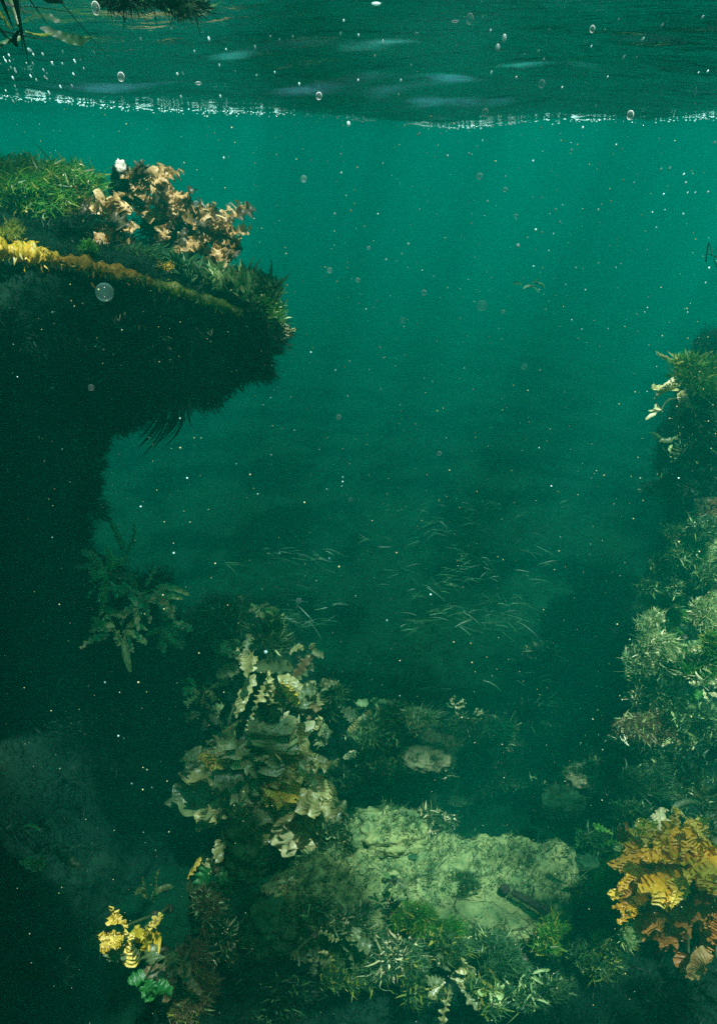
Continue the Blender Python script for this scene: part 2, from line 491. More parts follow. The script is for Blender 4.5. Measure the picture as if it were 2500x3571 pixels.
def blob(center, radii, seed, amp=0.35, sc=1.6, nu=56, nv=34, rot=0.0, flat=None):
    th = np.linspace(0, 2 * math.pi, nu, endpoint=False)
    ph = np.linspace(0.02, math.pi - 0.02, nv)
    T, Pp = np.meshgrid(th, ph)
    D = np.stack([np.sin(Pp) * np.cos(T), np.sin(Pp) * np.sin(T), np.cos(Pp)], -1).reshape(-1, 3)
    # slightly boxy
    D2 = np.sign(D) * np.abs(D) ** 0.8
    rad = np.asarray(radii, float)
    V = D2 * rad
    g0 = float(np.prod(rad)) ** (1 / 3)
    f = fbm(V / g0, sc, 7, seed)
    V = V + D * (amp * 1.1 * rad.min() * f)[:, None]
    if flat is not None:
        V[:, 2] = np.where(V[:, 2] > flat, flat + (V[:, 2] - flat) * 0.25, V[:, 2])
    c, s = math.cos(rot), math.sin(rot)
    V = V @ np.array([[c, s, 0], [-s, c, 0], [0, 0, 1]])
    V = V + np.asarray(center)
    i = np.arange(nv - 1)[:, None] * nu
    j = np.arange(nu)[None, :]
    a = (i + j).ravel(); b = (i + (j + 1) % nu).ravel()
    F = np.stack([a, a + nu, b + nu, b], 1)
    n0 = len(V)
    V = np.vstack([V, V[:nu].mean(0), V[n0 - nu:n0].mean(0)])
    jj = np.arange(0, nu, 2)
    F = np.vstack([F, np.stack([np.full(len(jj), n0), jj, jj + 1, (jj + 2) % nu], 1),
                   np.stack([np.full(len(jj), n0 + 1), n0 - nu + (jj + 2) % nu, n0 - nu + jj + 1, n0 - nu + jj], 1)])
    return V, F

exec_time_rs = np.random.RandomState(11)

# --- the ledge jutting in from the left
def build_ledge():
    us = [-0.42, -0.20, 0.0, 0.10, 0.20, 0.30, 0.36, 0.392]
    rimv = [.20, .225, .250, .260, .276, .298, .312, .324]
    rimY = [1.05, 1.15, 1.25, 1.31, 1.38, 1.46, 1.52, 1.56]
    topv = [.19, .20, .212, .222, .240, .272, .294, .320]
    lowv = [.43, .415, .405, .395, .398, .394, .366, .338]
    thick = [.55, .55, .50, .48, .42, .34, .22, .06]
    rows = []
    for u, rv, ry, tv_, lv, th in zip(us, rimv, rimY, topv, lowv, thick):
        mid = (rv * 0.45 + lv * 0.55)
        rows.append([at(u, rv, ry), at(u, rv - (rv - tv_) * 0.55, ry + th * 0.45), at(u, tv_, ry + th * 0.95),
                     at(u, (tv_ + mid) / 2, ry + th * 1.05),
                     at(u - 0.01, lv - 0.01, ry + th * 0.65), at(u, lv, ry + th * 0.25), at(u, mid, ry + 0.01)])
    rows = np.array(rows)
    V, F = loft(rows, 220, 120, 0.055, 5.0, 2.0)
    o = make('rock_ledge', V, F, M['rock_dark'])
    tag(o, 'dark overhanging rock ledge jutting in from the left edge, overgrown with seaweed', 'rock ledge')
    return V, F, rows
LV, LF, LROWS = build_ledge()

# --- walls
def wall(stations, side, seed, name, label, amp=0.10):
    rows = []
    for (v, ue, Y) in stations:
        far = ue - 0.75 * side
        e = 0.06
        rows.append([at(far, v, Y - 0.25), at((far + ue) / 2, v, Y - 0.08), at(ue - e * side, v, Y), at(ue, v, Y + 0.18),
                     at(ue - 0.03 * side, v, Y + 0.55), at(far, v, Y + 0.8)])
    V, F = loft(np.array(rows), 130, 110, amp, 2.6, seed)
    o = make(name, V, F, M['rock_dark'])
    tag(o, label, 'rock wall')
    return V, F
LWV, LWF = wall([(.40, .08, 1.62), (.45, .08, 1.66), (.50, .085, 1.7), (.55, .11, 1.72), (.60, .185, 1.72), (.66, .235, 1.7), (.74, .25, 1.62), (.84, .25, 1.5), (.94, .24, 1.35), (1.08, .22, 1.2)],
                1, 5.0, 'rock_wall', 'black reef wall falling away beneath the ledge on the left')
RWV, RWF = wall([(.33, 1.03, 1.9), (.38, .97, 1.88), (.44, .955, 1.9), (.50, .95, 1.95), (.56, .93, 1.95), (.62, .905, 1.9), (.70, .90, 1.8), (.78, .90, 1.6), (.86, .905, 1.4), (.95, .88, 1.25), (1.08, .86, 1.1)],
                -1, 8.0, 'rock_wall', 'steep weedy reef wall along the right edge of the water')

# ------------------------------------------------------------------ broad leaves
UP = np.array([0.0, 0.0, 1.0])
def leaf_mesh(base, direc, up, L, W, bend, rs, kind='broad', ruffle=0.25, corr=0.0, teeth=0.15, twist=0.3, n=34, m=10, freq=5.0, cfreq=14.0, tooth=0.012):
    t = np.linspace(0, 1, n + 1)
    wob = rs.normal(0, 0.35, 3)
    T = unit(direc)[None, :] + np.asarray(bend)[None, :] * t[:, None] + wob[None, :] * np.sin(t * rs.uniform(3, 6) + rs.uniform(0, 6))[:, None] * 0.5
    T = unit(T)
    c = np.asarray(base)[None, :] + np.vstack([np.zeros(3), np.cumsum(T[:-1] * (L / n), 0)])
    S = unit(np.cross(np.asarray(up)[None, :] + rs.normal(0, 0.05, 3), T))
    Nn = np.cross(T, S)
    a = twist * t * rs.choice([-1, 1]) + rs.normal(0, 0.25)
    S, Nn = S * np.cos(a)[:, None] + Nn * np.sin(a)[:, None], Nn * np.cos(a)[:, None] - S * np.sin(a)[:, None]
    if kind == 'broad':
        prof = np.sin(np.pi * np.clip(t * 0.90 + 0.05, 0, 1) ** 0.85) ** 0.55
        prof *= np.clip(t * 6 + 0.12, 0, 1)
    elif kind == 'strap':
        prof = np.clip(t * 5 + 0.15, 0, 1) * np.clip((1 - t) * 4 + 0.05, 0, 1) ** 0.7
    else:   # fan
        prof = np.clip(0.12 + t * 1.3, 0, 1) * np.clip((1 - t) * 9 + 0.35, 0, 1) ** 0.5
    x = np.linspace(-1, 1, m + 1)
    ed = []
    for s in (0, 1):
        e = np.interp(t, np.linspace(0, 1, 12), rs.uniform(-1, 0.6, 12)) * 0.22
        saw = np.abs(((t * L / tooth * rs.uniform(0.5, 0.9) + rs.uniform()) % 1.0) - 0.3)
        ed.append(1 + e + teeth * (saw - 0.5) * 2)
    wide = np.where(x[None, :] < 0, ed[0][:, None], ed[1][:, None])
    wide = 1 + (wide - 1) * np.abs(x)[None, :] ** 2
    off = c[:, None, :] + S[:, None, :] * (x[None, :, None] * (prof[:, None] * wide * W * 0.5)[:, :, None])
    ph = rs.uniform(0, 6.28, 4)
    rf = ruffle * W * 0.5 * np.abs(x[None, :]) ** 1.7 * np.where(x[None, :] < 0, np.sin(freq * 6.28 * t[:, None] + ph[0] + 1.5 * np.sin(5 * t[:, None] + ph[2])), np.sin(freq * 5.6 * t[:, None] + ph[1] + 1.5 * np.sin(6 * t[:, None] + ph[3])))
    cp = rs.uniform(-0.35, 0.35) * W * x[None, :] ** 2        # cupped across
    co = corr * np.sin(cfreq * 6.28 * t[:, None] + 1.6 * np.sin(2.2 * x[None, :] + ph[2]) + 0.8 * np.sin(9 * t[:, None] + ph[3])) * (0.5 + 0.5 * np.sin(7 * t[:, None] * x[None, :] + ph[0]))
    off = off + Nn[:, None, :] * (rf * np.clip(t * 3, 0, 1)[:, None] + cp * prof[:, None] + co)[:, :, None]
    V = off.reshape(-1, 3)
    i = (np.arange(n)[:, None] * (m + 1) + np.arange(m)[None, :]).ravel()
    F = np.stack([i, i + 1, i + m + 2, i + m + 1], 1)
    if kind == 'fan':       # ragged end: drop some of the last cells
        keep = np.ones(len(F), bool)
        for j in range(m):
            if rs.uniform() < 0.45:
                for q in range(rs.randint(1, 4)):
                    keep[(n - 1 - q) * m + j] = False
        F = F[keep]
    rnd = np.clip(rs.uniform(0.15, 0.75) + 0.25 * np.abs(x)[None, :] ** 3 * np.ones((n + 1, 1)), 0, 1).ravel()
    return V, F, rnd

def tube_mesh(pts, radii, m=8, rs=None, rough=0.0):
    P = np.asarray(pts, float); n = len(P)
    T = unit(np.gradient(P, axis=0))
    ref = np.array([0.3, 0.9, 0.2])
    S = unit(np.cross(T, ref)); B = np.cross(T, S)
    th = np.linspace(0, 2 * math.pi, m, endpoint=False)
    r = np.asarray(radii)[:, None] * np.ones((1, m))
    if rs is not None: r = r * (1 + rough * rs.normal(size=r.shape))
    V = P[:, None, :] + (S[:, None, :] * np.cos(th)[None, :, None] + B[:, None, :] * np.sin(th)[None, :, None]) * r[:, :, None]
    V = V.reshape(-1, 3)
    a = (np.arange(n - 1)[:, None] * m + np.arange(m)[None, :]).ravel()
    b = (np.arange(n - 1)[:, None] * m + (np.arange(m)[None, :] + 1) % m).ravel()
    F = np.stack([a, b, b + m, a + m], 1)
    n0 = len(V)
    V = np.vstack([V, P[0] - T[0] * r[0].mean() * 0.4, P[-1] + T[-1] * r[-1].mean() * 0.4])
    jj = np.arange(0, m, 2)
    F = np.vstack([F, np.stack([np.full(len(jj), n0), (jj + 2) % m, jj + 1, jj], 1),
                   np.stack([np.full(len(jj), n0 + 1), n0 - m + jj, n0 - m + jj + 1, n0 - m + (jj + 2) % m], 1)])
    return V, F

SEED = [100]
def nrs():
    SEED[0] += 1
    return np.random.RandomState(SEED[0])

def kelp(x, y, Y, label, leaves, L, W, mats, anchor=(0, 0.10, -0.18), cat='kelp', name='kelp', spread=0.9, face=(0, -0.5, 0.2), core=0.25,
         bend=(0, -0.1, -0.7), group=None, ex=1.0, ez=1.0, hold=True, **kw):
    """A seaweed with broad leaves centred at photo point (x, y); L, W in photo pixels."""
    rs = nrs()
    c = px(x, y, Y)
    s = scale_at(c)
    a = c + np.array(anchor)
    root = empty(name, a, label, cat, group)
    n_ = 8
    tt = np.linspace(0, 1, n_)[:, None]
    pts = a[None, :] * (1 - tt) + c[None, :] * tt + np.sin(tt * 3.1) * rs.normal(0, 0.015, 3)[None, :]
    ra = min(0.0028, 0.05 * float(np.linalg.norm(anchor)))
    V, F = tube_mesh(pts, np.linspace(ra, ra * 0.6, n_), 8)
    make('stipe', V, F, M['dark_olive'], root, np.full(len(V), 0.4), loc=a)
    V, F = blob(a, (0.007, 0.007, 0.005), SEED[0], 0.5, 3, 16, 10)
    if hold: make('holdfast', V, F, M['dark_copper'], root, np.full(len(V), 0.4), loc=a)
    face = np.array(face, float)
    for i in range(leaves):
        th = 2.399 * i + rs.uniform(-0.4, 0.4)
        d = np.array([math.cos(th) * ex, rs.normal(0, 0.35), math.sin(th) * ez]) * spread + face * rs.uniform(0.3, 1.2)
        d = unit(d)
        l = L * s * rs.uniform(0.7, 1.3); w_ = W * s * rs.uniform(0.8, 1.5)
        b0 = c + d * (l * core * rs.uniform(0.2, 1.5)) + rs.normal(0, 0.12, 3) * l
        upv = unit(np.array([rs.normal(0, 0.5), -0.7, 1.0]) + rs.normal(0, 0.35, 3))
        mat = mats[rs.randint(len(mats))] if isinstance(mats, (list, tuple)) else mats
        bd = np.array(bend) * rs.uniform(0.2, 1.2) + rs.normal(0, 0.3, 3)
        V, F, rn = leaf_mesh(b0, d, upv, l, w_, bd, rs, **kw)
        make('frond', V, F, M[mat], root, rn, loc=a)
    return root

def fuzzy(x, y, Y, rx, ry, label, n, length, width, mat, rd=None, cat='seaweed', name='seaweed', spread=0.55, updir=0.4, k=5, curl=5.0,
          droop=0.0, group=None, tips=None, shell=0.5):
    """A bushy seaweed: many thin branching blades spread through a rounded volume. Sizes in photo pixels."""
    rs = nrs()
    c = px(x, y, Y)
    s = scale_at(c)
    rx, ry, length, width = rx * s, ry * s, length * s * 0.72, width * s * 0.5
    n = int(n * 1.9)
    rd = rx * 0.8 if rd is None else rd * s
    # gather blades in clumps of uneven size so that the outline is broken
    nb = max(6, n // 150)
    Bd = unit(rs.normal(size=(nb, 3))); Br = rs.uniform(0.2, 1.15, nb) * (0.5 + shell * 0.5)
    Bs = rs.uniform(0.10, 0.5, nb)
    idx = rs.choice(nb, n, p=Bs / Bs.sum())
    D = unit(rs.normal(size=(n, 3)))
    Bend_b = rs.normal(0, 0.45, (nb, 3)) + np.array([0.15, 0, 0])
    ell = np.array([rx, rd, ry])
    base = c + (Bd[idx] * Br[idx][:, None] + D * (Bs[idx] * rs.uniform(0.3, 1.0, n))[:, None]) * ell
    dirs = unit(D * 0.5 + Bd[idx] * 0.5 + Bend_b[idx] + np.array([0, -0.1, updir]) + rs.normal(0, spread, (n, 3)))
    bend = rs.normal(0, 0.3, (n, 3)) + np.array([0.34, 0, -0.06 - droop])
    V, F, rn = ribbons(base, dirs, rs.uniform(0.4, 1.1, n) * length, rs.uniform(0.5, 1.2, n) * width, bend, k, rs, curl=curl)
    foot = c - np.array([0, -0.02, ry])
    mt = mat
    if tips:
        root = empty(name, foot, label, cat, group)
        make('fronds', V, F, M[mt], root, rn, loc=foot)
        m_ = max(6, n // 7)
        sel = rs.choice(n, m_, replace=False)
        b2 = base[sel] + D[sel] * length * 0.3
        V, F, rn = ribbons(b2, dirs[sel] + rs.normal(0, 0.4, (m_, 3)), rs.uniform(0.3, 0.8, m_) * length, rs.uniform(1.0, 2.2, m_) * width, rs.normal(0, 0.7, (m_, 3)), k, rs, curl=4.0)
        make('frond_tips', V, F, M[tips], root, rn, loc=foot)
        return root
    o = make(name, V, F, M[mt], None, rn, loc=foot)
    return tag(o, label, cat, group)

# ------------------------------------------------------------------ rocks on the bottom
def rock(c, radii, seed, label, mat, amp=0.35, sc=1.7, rot=0.0, flat=None, name='rock', cat='rock', nu=64, nv=40):
    V, F = blob(c, radii, seed, amp, sc, nu, nv, rot, flat)
    o = make(name, V, F, M[mat], loc=c)
    tag(o, label, cat)
    if max(radii) < 0.12 and name == 'rock': STONES.append((V, F))
    return V, F

TURF = []; STONES = []
c = px(470, 1660, 2.20)
TURF.append(rock(c, (0.33, 0.30, 0.42), 21, 'tall dark weedy boulder behind the big olive kelp', 'rock_dark', 0.4, 1.8))
c = px(640, 1640, 2.15)
TURF.append(rock(c, (0.17, 0.2, 0.24), 22, 'smaller dark boulder leaning on the right of the tall weedy boulder', 'rock_dark', 0.4, 1.8))
c = px(930, 1760, 2.12)
TURF.append(rock(c, (0.30, 0.16, 0.15), 23, 'low weedy rock in the middle of the hollow behind the pale slab', 'rock_green', 0.45, 2.0))
c = px(1290, 1830, 2.0)
TURF.append(rock(c, (0.24, 0.2, 0.16), 24, 'low dark rock right of the hollow below the right reef wall', 'rock_dark', 0.45, 2.0))
c = px(1200, 1530, 2.75)
TURF.append(rock(c, (0.16, 0.18, 0.13), 25, 'faint far rock under the white flecked shrub', 'rock_dark', 0.45, 2.0))
c = px(1455, 1455, 1.85)
TURF.append(rock(c, (0.085, 0.09, 0.12), 26, 'rounded pale green boulder standing out from the right wall', 'rock_green', 0.4, 2.0))

rock((-1.15, 0.62, -0.95), (0.36, 0.58, 0.85), 27, 'unseen dark rock added beyond the left frame edge to block sunlight', 'rock_dark', 0.3, 1.6)  # unseen blocker, added to shade the near water on the left

def build_slab():
    xs = [585, 670, 780, 900, 1050, 1180, 1268, 1295]
    yb = [1990, 1925, 1885, 1872, 1888, 1886, 1892, 1930]
    yf = [2015, 2050, 2085, 2095, 2100, 2100, 2095, 2050]
    zt = [-1.46, -1.42, -1.395, -1.39, -1.40, -1.40, -1.405, -1.43]
    rows = []
    for x, b, f, z in zip(xs, yb, yf, zt):
        B = pg(x, b, z - 0.01); Fr = pg(x, f, z - 0.015); Md = pg(x, (b + f) / 2, z)
        rows.append([Fr, Md, B, B + [0, 0.03, -0.16], B + [0, 0.05, -0.5], Fr + [0, 0.05, -0.5], Fr + [0, 0.0, -0.14]])
    V, F = loft(np.array(rows), 190, 150, 0.040, 9.0, 31)
    o = make('stone_slab', V, F, M['rock_pale'])
    tag(o, 'broad pale flat topped stone slab lying across the bottom centre', 'stone slab')
    return V, F
SV, SF = build_slab()
rock(pg(868, 1868, -1.375), (0.075, 0.05, 0.036), 32, 'rough pale rubble mound on the back edge of the slab', 'rock_pale', 0.28, 3.5, name='rock')
rock(pg(740, 2135, -1.62), (0.062, 0.05, 0.06), 33, 'pale squarish block below the left front of the slab', 'rock_pale', 0.4, 1.6)
rock(pg(985, 1662, -1.60), (0.05, 0.035, 0.022), 34, 'tan patch of bare stone upper of two behind the slab', 'rock_tan', 0.25, 3.2)
rock(pg(958, 1702, -1.60), (0.062, 0.04, 0.024), 35, 'tan bare stone lower and larger of two behind the slab', 'rock_tan', 0.25, 3.2)
rock(pg(1305, 1742, -1.55), (0.045, 0.03, 0.024), 36, 'small grey green cracked stone right of the hollow', 'rock_tan', 0.25, 3.2)
rock(pg(1262, 1800, -1.55), (0.05, 0.035, 0.018), 37, 'smooth faint green stone just below the cracked stone', 'rock_green', 0.25, 3.2)
rock(px(1455, 1632, 1.70), (0.058, 0.04, 0.036), 38, 'brownish bare rock knob jutting from the right wall', 'rock_tan', 0.5, 2.2)
rock(px(1592, 1150, 1.78), (0.035, 0.03, 0.03), 39, 'tan rounded stone on the right wall at the frame edge', 'rock_tan', 0.4, 2.2)
rock(pg(925, 1922, -1.385), (0.009, 0.006, 0.003), 40, 'small dark pebble standing in for a dark hole in the slab near its mound', 'rock_green', 0.4, 2.0, name='pit_stone', cat='pit_stone', nu=20, nv=12)  # dark stones put where the slab has shaded holes
rock(pg(872, 1972, -1.385), (0.013, 0.009, 0.006), 41, 'small black pebble standing in for a dark hole in the left front of the slab', 'rock_dark', 0.4, 2.0, name='pit_stone', cat='pit_stone', nu=20, nv=12)
rock(pg(1035, 1985, -1.385), (0.033, 0.022, 0.008), 42, 'flat greenish stone lying on the middle of the slab', 'rock_pale', 0.4, 2.0)
for i, (x, y, r, l) in enumerate([(545, 1905, 34, 'brown weedy stone under the lowest fronds of the olive kelp'), (470, 2070, 36, 'brown upright rock at the lower left of the slab'),
                                (430, 2240, 44, 'tan fuzzy rock at the bottom edge left of centre'), (600, 2100, 40, 'dark green rock below the left end of the slab')]):
    p = px(x, y, 1.12)
    rock(p, (r * 0.0009, r * 0.0008, r * 0.0022), 50 + i, l, 'rock_green', 0.45, 2.0)

# the stick lying on the slab
a, b = pg(1148, 2004, -1.375), pg(1285, 2082, -1.37)
tt = np.linspace(0, 1, 26)[:, None]
V, F = tube_mesh(a * (1 - tt) + b * tt + np.array([0, 0, 0.004]), np.linspace(0.005, 0.0095, 26) , 14, np.random.RandomState(4), 0.05)
root = empty('stick', a, 'straight dark stick lying on the right end of the pale slab', 'stick')
make('shaft', V, F, M['pipe'], root, loc=a)
V, F = blob(a - np.array([0.012, -0.01, 0]), (0.009, 0.008, 0.007), 77, 0.5, 3, 20, 12)
make('knob', V, F, M['pipe'], root, loc=a)

# ------------------------------------------------------------------ turf carpets (nobody could count them)
rs = np.random.RandomState(5)
def carpet(Vs, n, length, width, mat, name, label, tuft=6, accept=None, **kw):
    A, Bf, C, o = [], [], [], 0
    for V, F in Vs:
        v, f, r = turf_on(V, F, n, length, width, rs, tuft=tuft, accept=accept, **kw)
        A.append(v); Bf.append(f + o); C.append(r); o += len(v)
    ob = make(name, np.vstack(A), np.vstack(Bf), M[mat], None, np.concatenate(C))
    return tag(ob, label, 'turf', kind='stuff')

facing = lambda P, N_: (N_[:, 1] < 0.45).astype(float) * (np.abs(P[:, 0]) < 1.3)
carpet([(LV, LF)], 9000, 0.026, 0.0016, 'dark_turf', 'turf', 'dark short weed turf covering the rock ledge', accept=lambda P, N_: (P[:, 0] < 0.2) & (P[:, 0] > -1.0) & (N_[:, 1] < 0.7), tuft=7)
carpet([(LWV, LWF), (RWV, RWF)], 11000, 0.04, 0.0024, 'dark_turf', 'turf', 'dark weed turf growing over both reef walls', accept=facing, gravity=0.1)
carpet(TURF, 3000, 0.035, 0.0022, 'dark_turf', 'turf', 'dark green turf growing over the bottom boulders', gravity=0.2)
def near_bed(P, N_):
    return ((np.abs(P[:, 0]) < 1.7) & (P[:, 1] > 0.5) & (P[:, 1] < 7.5)).astype(float)
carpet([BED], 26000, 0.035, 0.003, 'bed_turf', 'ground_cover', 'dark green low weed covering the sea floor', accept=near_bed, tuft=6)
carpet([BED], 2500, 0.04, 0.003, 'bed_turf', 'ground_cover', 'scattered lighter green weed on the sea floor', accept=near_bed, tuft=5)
front_slab = lambda P, N_: ((N_[:, 1] < -0.2) | (N_[:, 0] < -0.5)).astype(float)
carpet([(SV, SF)], 3500, 0.024, 0.0018, 'turf', 'turf', 'green turf hanging down the front of the pale slab', accept=front_slab)
slab_top = lambda P, N_: (N_[:, 2] > 0.5) * (fbm(P, 6.0, 3, 9.0) > 0.1).astype(float)
carpet([(SV, SF)], 1600, 0.014, 0.0016, 'turf', 'turf', 'thin patchy turf on the top of the pale slab', accept=slab_top)

# ------------------------------------------------------------------ seaweed on the ledge
def rim_pt(q, dy=0.0, dz=0.0):
    n = len(LROWS)
    P = cr(LROWS[:, 0], 200, False)
    t = np.clip((q + 0.42) / (0.392 + 0.42), 0, 1)
    us = np.array([(-0.42), -0.20, 0.0, 0.10, 0.20, 0.30, 0.36, 0.392])
    i = np.interp(q, us, np.linspace(0, 199, 8))
    p = P[int(round(i))]
    return p + np.array([0, dy, dz])

def rim_band(q0, q1, w, nfr, mat, label, seed, lift=0.010, fl=0.009, fw=0.005, w1=None):
    rs = np.random.RandomState(seed)
    q = np.linspace(q0, q1, 70)
    P = np.array([rim_pt(a_, -0.012, lift) for a_ in q])
    k = np.linspace(0, 1, 70)
    w1 = w if w1 is None else w1
    r = (w + (w1 - w) * k) * np.clip(np.sin(np.pi * np.clip(k * 0.96 + 0.02, 0, 1)), 0, 1) ** 0.35 * (1 + 0.45 * np.sin(k * 31 + seed) * np.sin(k * 13 + seed)) * 1.12
    root = empty('seaweed', P[35], label, 'seaweed')
    V, F = tube_mesh(P, np.maximum(r, 0.002), 22, rs, 0.12)
    make('crust', V, F, M[mat], root, np.clip(0.5 + 0.3 * rs.normal(size=len(V)), 0, 1), loc=P[35])
    j = rs.randint(0, 69, nfr)
    f = rs.uniform(0, 1, nfr)[:, None]
    base = P[j] * (1 - f) + P[j + 1] * f + rs.normal(0, 1, (nfr, 3)) * r[j][:, None] * 0.6
    d = unit(np.stack([rs.normal(0.1, 0.5, nfr), -0.7 + rs.normal(0, 0.5, nfr), -0.35 + rs.normal(0, 0.65, nfr)], 1))
    V, F, rn = ribbons(base, d, rs.uniform(0.4, 1.1, nfr) * fl, rs.uniform(0.5, 1.3, nfr) * fw * 0.5, rs.normal(0, 0.4, (nfr, 3)) + np.array([0, 0, -0.3]), 4, rs, curl=3)
    make('fringe', V, F, M[mat], root, rn, loc=P[35])
rim_band(-0.06, 0.085, 0.0120, 500, 'yellow', 'bright yellow seaweed crust on the ledge rim at the left frame edge', 61, 0.012)
rim_band(0.065, 0.215, 0.0088, 500, 'amber', 'orange seaweed band along the middle of the ledge rim', 62, 0.008)
rim_band(0.19, 0.345, 0.0085, 500, 'yellow_green', 'dull yellow green seaweed band on the ledge rim towards its tip', 63, 0.006, w1=0.007)
fuzzy(372, 596, 1.56, 52, 8, 'short orange tuft above the rim band at mid ledge', 420, 16, 5, 'yellow', updir=0.1)

# green mound of fine weed at the top left
fuzzy(60, 430, 1.55, 130, 62, 'large mound of fine bright green weed on top of the ledge at the left edge', 4200, 42, 5, 'bright_green', rd=120, updir=0.3, tips='yellow_green', spread=1.3)
fuzzy(180, 440, 1.60, 78, 62, 'green fine weed mound between the left mound and the copper seaweed', 2400, 38, 5, 'bright_green', rd=90, updir=0.3, tips='yellow_green', spread=1.3)
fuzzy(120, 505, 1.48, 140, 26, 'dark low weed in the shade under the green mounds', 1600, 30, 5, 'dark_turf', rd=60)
fuzzy(195, 562, 1.40, 38, 24, 'small bright green puff sitting just above the orange rim', 900, 16, 4, 'bright_green')
fuzzy(20, 520, 1.30, 60, 16, 'yellow green fine weed above the rim at the frame edge', 700, 24, 4, 'yellow_green')

fuzzy(35, 395, 1.58, 70, 40, 'soft green crest of the left mound against the open water', 2600, 26, 4, 'bright_green', rd=60, updir=0.3, tips='yellow_green', spread=1.4)
fuzzy(140, 410, 1.56, 70, 44, 'bright lit green weed at the top of the mound right of the crest', 2600, 24, 4, 'bright_green', rd=60, updir=0.3, tips='pale', spread=1.4)
# the knob with a pale tip
p = px(272, 470, 1.62); q = px(271, 372, 1.60)
root = empty('sponge', p, 'upright dark knob with a pale shell like tip standing above the ledge', 'sponge')
tt = np.linspace(0, 1, 14)[:, None]
V, F = tube_mesh(p * (1 - tt) + q * tt, 0.012 + 0.006 * np.sin(np.linspace(0.3, 3.0, 14)), 12, np.random.RandomState(3), 0.14)
make('stalk', V, F, M['rock_dark'], root, loc=p)
V, F = blob(q + np.array([0.001, -0.004, -0.006]), (0.009, 0.008, 0.016), 5, 0.5, 2.5, 24, 16)
make('tip', V, F, M['shell'], root, loc=p)
fuzzy(285, 430, 1.60, 34, 46, 'dark bushy weed around the foot of the pale tipped knob', 700, 22, 5, 'dark_turf')

# copper ruffled weeds
KW = dict(kind='fan', ruffle=0.55, corr=0.0018, teeth=0.35, freq=4.0, cfreq=7, n=26, m=10)
kelp(240, 500, 1.55, 'copper ruffled weed with frilly lit edges, leftmost on the ledge top', 30, 62, 36, ['copper', 'copper', 'dark_copper'], anchor=(0, 0.06, -0.07), cat='seaweed', name='seaweed', face=(0, -0.5, 0.5), **KW)
kelp(338, 432, 1.62, 'copper ruffled weed standing highest, right of the pale tipped knob', 24, 54, 32, ['copper', 'copper', 'dark_copper'], anchor=(0, 0.05, -0.1), cat='seaweed', name='seaweed', face=(0, -0.3, 0.6), ez=0.6, **KW)
kelp(408, 505, 1.62, 'tall dark ruffled weed with copper edges at the crest of the ledge', 28, 66, 36, ['copper', 'dark_copper', 'dark_copper'], anchor=(0, 0.05, -0.1), cat='seaweed', name='seaweed', face=(0.2, -0.3, 0.3), **KW)
kelp(480, 535, 1.58, 'copper ruffled weed reaching furthest right above the ledge tip', 30, 60, 32, ['copper', 'copper', 'dark_copper'], anchor=(0, 0.05, -0.08), cat='seaweed', name='seaweed', face=(0.4, -0.4, 0.2), **KW)
fuzzy(380, 520, 1.66, 120, 70, 'dark bushy weed filling the middle of the ledge crest', 2600, 34, 6, 'dark_turf', rd=60)
fuzzy(300, 575, 1.50, 110, 28, 'short dark green tufts behind the orange rim band', 1200, 26, 5, 'turf', rd=40)

# spiky leafy weeds near the tip: small upright leaves
def spiky(x, y, Y, rx, ry, label, n, mat, L=26, W=7, rd=40):
    rs = nrs()
    c = px(x, y, Y); s = scale_at(c)
    base = c + np.stack([rs.uniform(-1, 1, n) * rx * s, rs.uniform(-1, 1, n) * rd * s, rs.uniform(-1, 1, n) * ry * s], 1)
    base[:, 2] -= (base[:, 0] - c[0]) * 0.35
    d = unit(np.stack([rs.normal(0.1, 0.45, n), rs.normal(-0.3, 0.35, n), rs.uniform(0.5, 1.1, n)], 1))
    V, F, rn = ribbons(base, d, rs.uniform(0.6, 1.2, n) * L * s, rs.uniform(0.7, 1.3, n) * W * s, rs.normal(0, 0.3, (n, 3)), 5, rs)
    o = make('seaweed', V, F, M[mat], None, rn, loc=c - np.array([0, 0, ry * s]))
    return tag(o, label, 'seaweed')
spiky(470, 622, 1.52, 75, 16, 'spiky dark green leafy weed on the ledge slope below the copper weeds', 420, 'turf')
spiky(525, 640, 1.50, 45, 22, 'spiky pale green leafy weed at the middle of the ledge slope', 260, 'pale_green', 30, 7)
spiky(580, 650, 1.54, 45, 24, 'spiky dark leafy weed standing over the ledge tip', 420, 'turf', 30, 8)
fuzzy(590, 700, 1.52, 56, 42, 'soft green weed wrapping the tip of the ledge', 2000, 20, 4, 'bright_green', rd=50, tips='pale_green')
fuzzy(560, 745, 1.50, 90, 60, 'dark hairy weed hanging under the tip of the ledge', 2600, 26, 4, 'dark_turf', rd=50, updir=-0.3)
kelp(648, 740, 1.53, 'tiny pale curled weed at the very tip of the ledge', 8, 18, 7, ['pale'], anchor=(-0.03, 0.02, 0), cat='seaweed', name='seaweed', kind='strap', ruffle=0.5, n=14, m=4)

# pale flecks on the shaded face
k = 0
for (x, y) in [(268, 700), (272, 705), (360, 745), (412, 684), (398, 720), (418, 705), (438, 690), (475, 740), (545, 735), (370, 768), (318, 722), (228, 640), (244, 662), (430, 760)]:
    rs_ = nrs()
    p = px(x, y, np.interp(x, [0, 640], [1.23, 1.53]))
    V, F, rn = ribbons(p + rs_.normal(0, 0.006, (7, 3)), rs_.normal(0, 1, (7, 3)) + np.array([0, -0.6, -0.3]), np.full(7, 0.011), np.full(7, 0.003), rs_.normal(0, 0.5, (7, 3)), 4, rs_, curl=3)
    o = make('seaweed', V, F, M['pale'], None, rn, loc=p)
    tag(o, 'tiny pale weed sprig on the shaded face of the ledge', 'seaweed', 'pale sprigs on the shaded ledge face')

